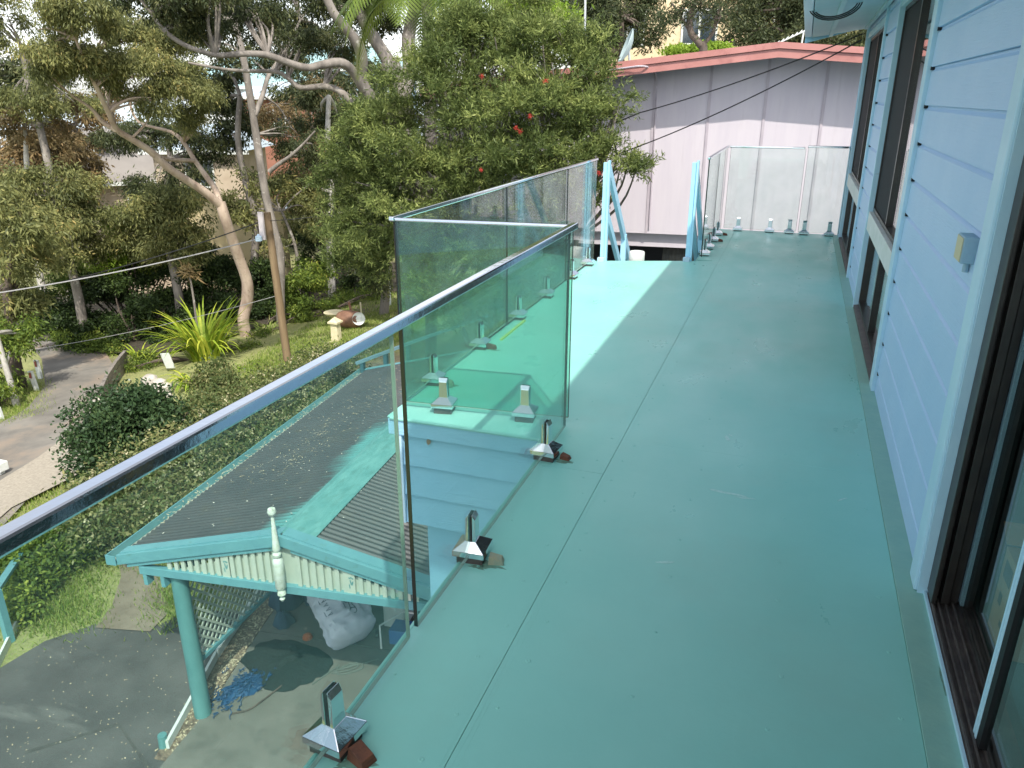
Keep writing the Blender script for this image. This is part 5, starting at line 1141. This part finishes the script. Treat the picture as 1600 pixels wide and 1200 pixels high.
# shrubs behind the lawn and lane: named individually
shr = [
    ('bright lime green shrub under the grey roofed building', [blob(180, 385, 33, 26, 18), blob(160, 410, 32.5, 26, 18), blob(215, 345, 33, 30, 16), blob(180, 345, 33.5, 24, 14)], 6000, 'bright', .16, .07),
    ('dark evergreen shrub on the outer bank of the lane bend', [blob(110, 470, 33, 44, 34), blob(80, 500, 33, 30, 22), blob(130, 510, 32, 36, 22)], 9000, 'dark', .15, .07),
    ('very dark tall shrub behind the dead stalk', [blob(200, 450, 32.5, 50, 40), blob(190, 510, 31.5, 44, 30), blob(230, 530, 30.5, 30, 22)], 11000, 'dark', .15, .07),
    ('dark green shrub behind the flax clump', [blob(280, 440, 32, 46, 40), blob(290, 490, 31, 40, 26), blob(245, 490, 31, 34, 30)], 11000, 'dark', .15, .07),
    ('dense shade shrub between flax and leaning gum', [blob(340, 440, 32, 34, 44), blob(345, 490, 31, 28, 26), blob(335, 400, 33, 34, 26)], 9000, 'dark', .15, .07),
    ('rounded green shrub right of the timber pole', [blob(470, 450, 31, 30, 30), blob(460, 490, 30.5, 28, 20), blob(490, 425, 32, 26, 22)], 8000, 'ivy', .15, .07),
    ('dark bush filling the gap behind the leaning gum trunk', [blob(410, 450, 32.5, 34, 40), blob(405, 495, 31.5, 26, 20)], 7000, 'dark', .15, .07),
    ('deep green bush behind the slim pale trunk', [blob(550, 410, 36, 36, 40), blob(530, 380, 37, 36, 36), blob(580, 430, 35, 26, 24), blob(490, 380, 37, 30, 30)], 9000, 'dark', .16, .07),
    ('low sunlit shrub border at the top of the lawn', [blob(500, 478, 31, 24, 8), blob(540, 468, 32.5, 30, 9), blob(585, 462, 33, 26, 10), blob(470, 497, 30, 14, 8), blob(410, 525, 28.5, 14, 9)], 6000, 'ivy', .13, .04),
    ('green fern bank along the lane bend', [blob(110, 527, 31.5, 26, 7), blob(150, 535, 31, 26, 8), blob(180, 550, 30, 20, 12), blob(80, 515, 33, 20, 8)], 5000, 'ivy', .16, .05),
    ('sunny green tree above the lane bend', [blob(150, 430, 34, 44, 26), blob(200, 400, 34, 40, 20), blob(270, 410, 33, 30, 16), blob(120, 440, 34, 30, 20)], 8000, 'ivy', .18, .07),
    ('leafy verge plants at the far left by the guide posts', [blob(-8, 648, 25, 22, 8), blob(14, 600, 26.5, 12, 8), blob(-20, 610, 25, 26, 16)], 2200, 'ivy', .15, .05),
    ('round green ground shrub below the leaning gum', [blob(410, 575, 24.6, 24, 9), blob(440, 590, 23.5, 22, 12), blob(385, 590, 23.8, 20, 14), blob(455, 600, 22.5, 16, 12)], 6000, 'bright', .10, .04),
    ('low grey flowered plants beside the white sign', [blob(235, 560, 27, 20, 7), blob(215, 575, 26.5, 20, 8), blob(285, 590, 25.5, 18, 10), blob(385, 545, 27, 18, 9), blob(350, 555, 26.8, 16, 8)], 4000, 'ivy', .10, .05)]
for lab, blobs, n, lm, ln_, wd_ in shr:
    cx = float(np.mean([b[0] for b in blobs])); cy = float(np.mean([b[1] for b in blobs])); gz = T(cx, cy)
    t = thing('garden_shrub', (cx, cy, gz), lab, 'shrub')
    twigs(t, [Vector((cx, cy, gz))], blobs, M['bark_d'], .03, 3, 'stems')
    crown(t, blobs, int(n*(2.0 if lm == 'dark' else 1.3)), ln_*.8, wd_*.85, L[lm], name='foliage', droop=.1, twr=.12, hug=.42, sub=14)
# camellia and hedge
t = thing('camellia_bush', (-11.2, 10.5, -5.3), 'large dark glossy camellia bush between the lane and the balustrade rail', 'bush')
CB = [(-11.6, 10.3, -4.7, .85, .85, .7), (-11.3, 10.6, -4.3, .75, .75, .65), (-11.9, 10.3, -4.1, .65, .65, .55), (-11.5, 10.6, -3.85, .5, .5, .4), (-11.0, 10.4, -4.8, .8, .7, .5), (-12.0, 10.0, -4.8, .65, .65, .55), (-10.8, 10.9, -4.4, .6, .6, .45)]
twigs(t, [Vector((-11.2, 10.5, -5.2))], CB, M['bark_d'], .03, 4, 'stems'); crown(t, CB, 38000, .085, .045, L['cam'], name='foliage', droop=.1, twr=.10, hug=.4, sub=26)
t = thing('photinia_shrub', G(345, 640), 'cream flowered shrub with pinkish tips right of the camellia', 'bush')
PB = [blob(330, 600, 19.8, 26, 22), blob(350, 610, 19.2, 26, 24), blob(310, 640, 18.6, 24, 24), blob(345, 650, 18.0, 24, 22), blob(335, 580, 20.4, 18, 14)]
twigs(t, [Vector(G(345, 650))], PB, M['bark_d'], .03, 4, 'stems'); crown(t, PB, 13000, .10, .045, L['phot'], name='foliage', droop=.1, twr=.14, hug=.42)
hx = [(-9.3, 8.3, 1.15, 'flowering hedge shrub nearest the dirt path'), (-9.4, 9.9, 1.2, 'flowering hedge shrub beside the front half of the carport gutter'), (-9.6, 11.5, 1.2, 'flowering hedge shrub under the middle stretch of the top rail'),
      (-10.0, 13.2, 1.15, 'flowering hedge shrub beyond the far end of the carport roof'), (-10.6, 15.2, 1.1, 'last flowering hedge shrub before the turquoise handrail'), (-8.6, 12.9, 1.1, 'flowering hedge shrub tucked against the carport gutter'), (-8.3, 10.9, 1.1, 'flowering hedge shrub pressed to the carport eave'),
      (-8.4, 9.1, 1.0, 'low flowering hedge shrub at the front corner of the carport gutter')]
for (x, y, h, lab) in hx:
    gz = T(x, y); t = thing('hedge_shrub', (x, y, gz), lab, 'hedge', 'cream flowering hedge shrubs beside the carport')
    bl_ = [(x+random.uniform(-.4, .4), y+random.uniform(-.5, .5), gz+h*f_, .95, 1.05, h*.42) for f_ in (.4, .62, .75)]
    twigs(t, [Vector((x, y, gz))], bl_, M['bark_d'], .03, 4, 'stems')
    crown(t, bl_, 15000, .075, .035, L['phot'], name='foliage', droop=.1, twr=.11, hug=.42)
    V_, tt_ = leaf_arrays([(b[0], b[1], b[2]+.08, b[3], b[4], b[5]) for b in bl_], 1000, .045, .03, twig=7, twr=.03, hug=.12)
    quads_obj('blossom', V_, tt_, M['flower'], t, kind='stuff')
# ground ivy shrubs by the left handrail
for (px, py, r, n, lab) in ((60, 880, 44, 11000, 'leafy yellow spotted shrub over the left end of the dirt path'), (120, 855, 36, 9000, 'leafy low shrub at the foot of the hedge near the dirt path'), (20, 860, 30, 7000, 'leafy shrub smothering the turquoise handrail at the left edge'),
                              (40, 925, 22, 4000, 'small straggly shrub behind the slanting white edging board')):
    g_ = G(px, py+20); t = thing('ground_shrub', g_, lab, 'shrub'); bl_ = [(g_[0]+random.uniform(-.3, .3), g_[1]+random.uniform(-.3, .3), g_[2]+.25, r*.011, r*.011, .35) for _ in range(3)]
    twigs(t, [Vector(g_)], bl_, M['bark_d'], .015, 3, 'stems'); crown(t, bl_, n, .07, .04, L['ivy'], name='foliage', droop=.1, twr=.09, hug=.5)
t = thing('ground_shrub', (-6.9, 8.6, -5.2), 'dark low shrub growing just outside the lattice screen', 'shrub')
bl_ = [(-7.0, 8.3, -4.95, .45, .7, .4), (-6.9, 9.3, -4.9, .4, .8, .45)]; crown(t, bl_, 9000, .06, .035, L['cam'], name='foliage', twr=.09, hug=.5)
# flax clump and banana leaf
def blade(base, az, L_, bend, w, n=6):
    V_ = []; p = Vector(base); el = 1.45-.3*random.random(); prev = None; out = []
    for i in range(n+1):
        t_ = i/n; ww = w*(1-t_)**.6*(.55+.45*min(1, t_*4)); sd = Vector((-sin(az), cos(az), 0))*ww
        out.append((p-sd, p+sd)); d_ = Vector((cos(az)*cos(el), sin(az)*cos(el), sin(el))); p = p+d_*L_/n; el -= bend/n*(1+t_)
    for i in range(n): V_ += [out[i][0], out[i][1], out[i+1][1], out[i+1][0]]
    return V_
def clump(name, base, lab, cat, n, L_, w, spread, lm, bend=(.5, 1.8), parent_name='blades'):
    t = thing(name, base, lab, cat); V_ = []; tt = []
    for i in range(n):
        a = random.uniform(0, 2*pi); r_ = spread*random.random(); b = (base[0]+cos(a)*r_, base[1]+sin(a)*r_, base[2]-.05)
        v = blade(b, a+random.uniform(-.6, .6), L_*random.uniform(.6, 1.1), random.uniform(*bend), w); V_ += v; tt += [random.random()]*len(v)
    quads_obj(parent_name, np.array([tuple(q) for q in V_]), np.array(tt), L[lm], t, kind='stuff'); return t
clump('flax_clump', G(322, 562), 'large yellow green flax clump beside the lawn left of the gum', 'plant', 170, 2.3, .06, .5, 'flax')
clump('flax_clump', G(300, 605), 'smaller yellowing strappy plant below the large flax clump', 'plant', 45, 1.1, .05, .25, 'flax', (1.5, 2.6))
clump('flax_clump', G(218, 566), 'small pale strappy plant at the lane bend beside the sign', 'plant', 30, 1.0, .04, .25, 'flax', (.8, 2.0))
clump('grass_tuft', G(420, 520), 'golden grass tuft between the gum base and the grey trunk', 'grass tuft', 90, .7, .015, .5, 'grass')
g_ = G(312, 545); t = thing('dead_stalk', g_, 'bare dead stalk with a ragged seed head rising above the flax', 'plant'); d_ = hypot(g_[0], g_[1])
limb(t, 'stalk', [g_, PD(303, 470, d_), PD(296, 430, d_)], .05, .03, M['bark_g']); V_, tt_ = leaf_arrays([blob(294, 425, d_, 6, 8)], 160, .3, .04, twig=8, twr=.1); quads_obj('seed_head', V_, tt_, L['brown'], t)
t = clump('banana_plant', PD(217, 330, 36), 'bright green banana leaf catching light below the grey roof', 'plant', 3, 1.5, .12, .1, 'bright', (.0, .3))
# bottlebrush
t = thing('bottlebrush_tree', G(800, 560), 'big bushy bottlebrush tree with a few red flowers beyond the far glass run', 'tree')
gb_ = Vector(G(800, 560)); gb_ = Vector((-4.6, 12.6, T(-4.6, 12.6)))
t.location = gb_; ORG[t.name] = tuple(gb_)
BB = [blob(760, 70, 13, 90, 48), blob(690, 90, 13.2, 60, 44), blob(610, 175, 13.4, 60, 36), blob(545, 270, 13.8, 44, 40), blob(530, 340, 13.8, 40, 40), blob(570, 400, 13.4, 46, 40), blob(915, 60, 12.8, 40, 30), blob(800, 30, 13.2, 60, 30), blob(840, 120, 12.5, 80, 55), blob(680, 150, 13, 80, 55), blob(900, 170, 12.2, 62, 55), blob(780, 190, 12.2, 90, 60), blob(620, 230, 13.2, 74, 54), blob(700, 270, 12.6, 74, 50), blob(850, 240, 12, 70, 50),
      blob(570, 300, 13.4, 54, 40), blob(640, 320, 12.8, 60, 40), blob(760, 300, 12, 60, 30), blob(940, 215, 12, 40, 40), blob(960, 165, 12.2, 34, 24), blob(985, 255, 11.9, 36, 17), blob(920, 110, 12.5, 36, 24), blob(560, 230, 13.8, 46, 30),
      blob(600, 370, 13.2, 40, 34), blob(720, 40, 13.4, 60, 24), blob(860, 60, 13.0, 50, 24), blob(665, 400, 12.8, 46, 46), blob(720, 370, 12.6, 60, 50), blob(790, 380, 12.5, 60, 50), blob(700, 470, 12.6, 60, 40), blob(780, 450, 12.6, 50, 40), blob(850, 330, 12.4, 50, 40), blob(900, 300, 12.2, 40, 34)]
tip = [Vector((b[0], b[1], b[2])) for b in BB]
forks = []
for i, (dx, dy, dz) in enumerate(((-.1, 0, 2.2), (-1.0, .2, 2.8), (.9, -.2, 3.0), (.2, .3, 3.8), (-.4, -.3, 4.6), (1.2, .1, 4.6))):
    e_ = gb_+Vector((dx, dy, dz)); limb(t, 'trunk' if i == 0 else 'limb', [gb_-Vector((0, 0, .3)), gb_+Vector((dx*.3, dy*.3+.1, dz*.4)), e_], .13 if i == 0 else .09, .05, M['bark_g']); forks.append(e_); forks.append(gb_+Vector((dx*.6, dy*.6, dz*.65)))
twigs(t, forks, BB, M['bark_g'], .022, 6)
crown(t, BB, 250000, .075, .016, L['brush'], droop=-.05, twig=24, twr=.026, hug=.45, spray=.30, sub=16)
for (px, py, d) in ((753, 120, 11.9), (853, 126, 11.6), (828, 182, 11.4), (807, 200, 11.3), (812, 207, 11.3), (752, 266, 11.3), (936, 270, 11.2)):
    c_ = Vector(PD(px, py, d)); V_, tt_ = leaf_arrays([(c_.x, c_.y, c_.z, .018, .018, .03)], 90, .025, .005, twig=10, twr=.012); quads_obj('flower', V_, tt_, M['redflower'], t)
# palm
t = thing('palm_tree', (PD(660, 300, 18)[0], PD(660, 300, 18)[1], T(*PD(660, 300, 18)[:2])), 'palm with bright drooping fronds behind the top of the bottlebrush', 'palm')
pc = Vector(PD(665, -30, 17.5)); limb(t, 'trunk', [tuple(t.location), (pc.x, pc.y, pc.z-3), (pc.x, pc.y, pc.z)], .15, .11, M['bark_g'])
def frond(par, p0, dirv, L_, bend, tint):
    V_ = []; tt = []; p = Vector(p0); d_ = Vector(dirv).normalized(); n = 30; rach = [p.copy()]
    for i in range(n):
        d_ = (d_+Vector((0, 0, -bend/n))).normalized(); q_ = p+d_*L_/n; sd = d_.cross(Vector((0, 0, 1))).normalized(); ll = .55*sin(pi*(.12+.85*i/n))
        for sg in (-1, 1):
            e_ = q_+sd*sg*ll*.8+d_*ll*.35+Vector((0, 0, -ll*.45)); w_ = d_*.02
            V_ += [tuple(q_-w_), tuple(q_+w_), tuple(e_+w_*.2), tuple(e_-w_*.2)]; tt += [tint+.3*random.random()]*4
            V_ += [tuple(q_-w_+d_*.05), tuple(q_+w_+d_*.05), tuple(e_+w_*.2+d_*.06), tuple(e_-w_*.2+d_*.06)]; tt += [tint+.3*random.random()]*4
        p = q_; rach.append(p.copy())
    f_ = quads_obj('frond', np.array(V_), np.array(tt), L['palm'], par); build('midrib', MB().tube(rach, [.018*(1-i/len(rach))+.003 for i in range(len(rach))], 5), L['palm'], f_)
frond(t, PD(640, -10, 17.2), (-.75, -.1, .25), 2.2, 3.2, .6)
frond(t, PD(655, -20, 17.2), (-.5, -.3, .5), 2.2, 3.0, .55)
for a in range(9):
    frond(t, pc, (cos(a*.7), sin(a*.7), .5), 2.4, 1.9, .1)
frond(t, pc+Vector((.2, 0, 0)), (.35, -.6, .2), 2.0, 2.2, .0); frond(t, pc+Vector((.3, 0, 0)), (.6, -.5, .2), 2.0, 2.4, .1)
# trees on the right behind the neighbour roof
for lab, blobs, n, lm, d0 in (
        ('dark dense tree above the satellite dish', [blob(950, 30, 26, 40, 50), blob(985, 10, 27, 40, 40), blob(930, 80, 25, 30, 30), blob(1010, 50, 26, 26, 24)], 15000, 'eucd', 26),
        ('shady tree with red tinges right of the brick house', [blob(1180, 15, 28, 50, 34), blob(1240, 10, 28, 50, 34), blob(1160, 50, 27, 30, 18), blob(1300, 20, 28, 50, 40), blob(1280, 60, 27, 40, 20), blob(1210, 60, 26.5, 36, 12), blob(1340, 60, 27, 30, 20)], 24000, 'eucd', 28),
        ('russet tree higher on the hill at the top right', [blob(1230, 25, 34, 40, 26), blob(1290, 0, 34, 50, 30), blob(1140, 0, 34, 30, 20)], 8000, 'brown', 34),
        ('yellow green leafy tree above the bottlebrush crown', [blob(850, 20, 20, 40, 26), blob(880, 45, 19, 30, 20), blob(820, 0, 20, 36, 24)], 8000, 'bright', 20),
        ('tall dark tree filling the top behind the palm', [blob(760, -10, 26, 60, 40), blob(700, 0, 27, 50, 40), blob(900, -10, 27, 50, 40), blob(820, -30, 27, 60, 40), blob(730, 40, 27, 50, 30), blob(890, 30, 27, 40, 30)], 15000, 'eucd', 27)):
    cx = float(np.mean([b[0] for b in blobs])); cy = float(np.mean([b[1] for b in blobs])); gz = T(cx, cy); lo = min(b[2] for b in blobs)
    t = thing('background_tree', (cx, cy, gz), lab, 'tree')
    limb(t, 'trunk', [(cx, cy, gz-.3), (cx+.2, cy, (gz+lo)/2), (cx, cy, lo+1.2)], .2, .09, M['bark_d'])
    twigs(t, [Vector((cx, cy, lo)), Vector((cx, cy, lo+1))], blobs, M['bark_d'], .04, 6); crown(t, blobs, int(n*1.3), .13, .04, L[lm], droop=.4, twr=.12, twig=14, spray=.4, sub=14)
t = thing('small_tree', (PD(1078, 72, 19)[0], PD(1078, 72, 19)[1], T(*PD(1078, 72, 19)[:2])), 'open branched small tree in front of the cream brick house', 'tree')
q0 = Vector(PD(1098, 100, 19)); s0 = Vector(t.location)
limb(t, 'trunk', [s0, (q0.x, q0.y, (s0.z+q0.z)/2), q0, Vector(PD(1094, 70, 19)), Vector(PD(1080, 52, 19)), Vector(PD(1078, 28, 19)), Vector(PD(1084, 10, 19)), Vector(PD(1092, -10, 19))], .12, .04, M['bark_d'])
limb(t, 'limb', px_path([(1094, 72, 19), (1108, 60, 19), (1118, 40, 19), (1124, 10, 19)]), .05, .02, M['bark_d']); limb(t, 'limb', px_path([(1080, 52, 19), (1066, 30, 19), (1050, 5, 19)]), .04, .02, M['bark_d'])
bl_ = [blob(1055, 25, 19, 20, 12), blob(1120, 20, 19, 18, 14), blob(1090, 5, 19, 24, 10), blob(1104, 40, 19, 10, 6)]; twigs(t, px_path([(1080, 30, 19), (1118, 40, 19), (1060, 20, 19)]), bl_, M['bark_d'], .02, 4); crown(t, bl_, 1800, .10, .03, L['eucd'], twr=.12)
t = thing('clipped_hedge', PD(1090, 82, 22), 'bright yellow green clipped hedge below the cream brick house', 'hedge'); crown(t, [blob(1062, 80, 22, 22, 8), blob(1095, 78, 22, 26, 8), blob(1125, 78, 22, 20, 8)], 5000, .08, .05, L['bright'], name='foliage', twr=.06)
# shade trees behind the camera, between the sun and the driveway
# far woodland: reads as one mass
wb = []
for _ in range(230):
    a = random.uniform(-radians(62), radians(22)); d = random.uniform(62, 150); x = d*sin(a-0.0); y = d*cos(a)
    if x > 20 or y < 15: continue
    gz = T(x, y); hh = random.uniform(4, 8); wb.append((x, y, gz+hh*.75+2, random.uniform(3, 5.5), random.uniform(3, 5.5), hh*.75))
V_, tt_ = leaf_arrays(wb, 90000, .85, .35, droop=.3, twr=.7, twig=12, hug=.3)
quads_obj('far_woodland', V_, tt_, L['eucd'], kind='stuff', label='far wooded hillside reading as one mass behind the garden trees', cat='woodland')
LEAFN[0] += 90000
# lawn grass: blades on the visible lawn
def in_view_grass(n, rng_px, ln, wd, mt, name, lab):
    V_ = []; tt = []; pts = []
    while len(pts) < n//14:
        px = random.uniform(*rng_px[0]); py = random.uniform(*rng_px[1])
        if rng_px[2](px, py): pts.append(G(px, py))
    for g in pts:
        for _ in range(14):
            x = g[0]+random.gauss(0, .18); y = g[1]+random.gauss(0, .18); z = T(x, y)+.01; a = random.uniform(0, 6.28); l = ln*random.uniform(.5, 1.3); b = Vector((x, y, z)); e = b+Vector((random.gauss(0, .4)*l, random.gauss(0, .4)*l, l)); s_ = Vector((cos(a), sin(a), 0))*wd
            V_ += [tuple(b-s_), tuple(b+s_), tuple(e+s_*.15), tuple(e-s_*.15)]; tt += [random.random()]*4
    quads_obj(name, np.array(V_), np.array(tt), mt, kind='stuff', label=lab, cat='grass')
in_view_grass(26000, ((380, 660), (455, 640), lambda x, y: y > 640-.62*(x-360)*.9-60 and y < 760-.5*x+90), .09, .012, L['grass'], 'lawn_grass', 'sunlit mown lawn grass sloping up beyond the top rail')
in_view_grass(9000, ((60, 330), (860, 985), lambda x, y: not (150 < x < 250 and y > 880) and y < 1010-.12*x), .08, .008, L['grass'], 'path_grass', 'patchy grass beside the dirt path and driveway')
in_view_grass(5000, ((-20, 240), (730, 840), lambda x, y: y > 800-.40*x and y < 860-.3*x), .09, .008, L['grass'], 'verge_grass', 'grass verge between the apron and the hedge')
in_view_grass(3000, ((0, 70), (600, 680), lambda x, y: y > 600 and y < 668-.3*x), .12, .01, L['grass'], 'verge_grass', 'grass verge under the guide posts at the left edge')
# fallen leaves and petals on driveway and lane
scatter(lambda: (lambda q: (q[0], q[1], -5.183))(PZ(random.uniform(0, 320), random.uniform(980, 1200), -5.18)), 190, .022, .012, M['litter'], 'driveway_litter', label='pale fallen leaves scattered over the driveway', cat='leaf litter')
def mul():
    v = random.uniform(-.6, 4); return CP(-.05-.17*max(0, v)+random.uniform(-.12, .12), v, -5.172)
scatter(mul, 900, .04, .018, M['litter'], 'mulch_litter', label='dry leaves over the mulch strip beside the slab', cat='leaf litter')
print('LEAVES', LEAFN[0])
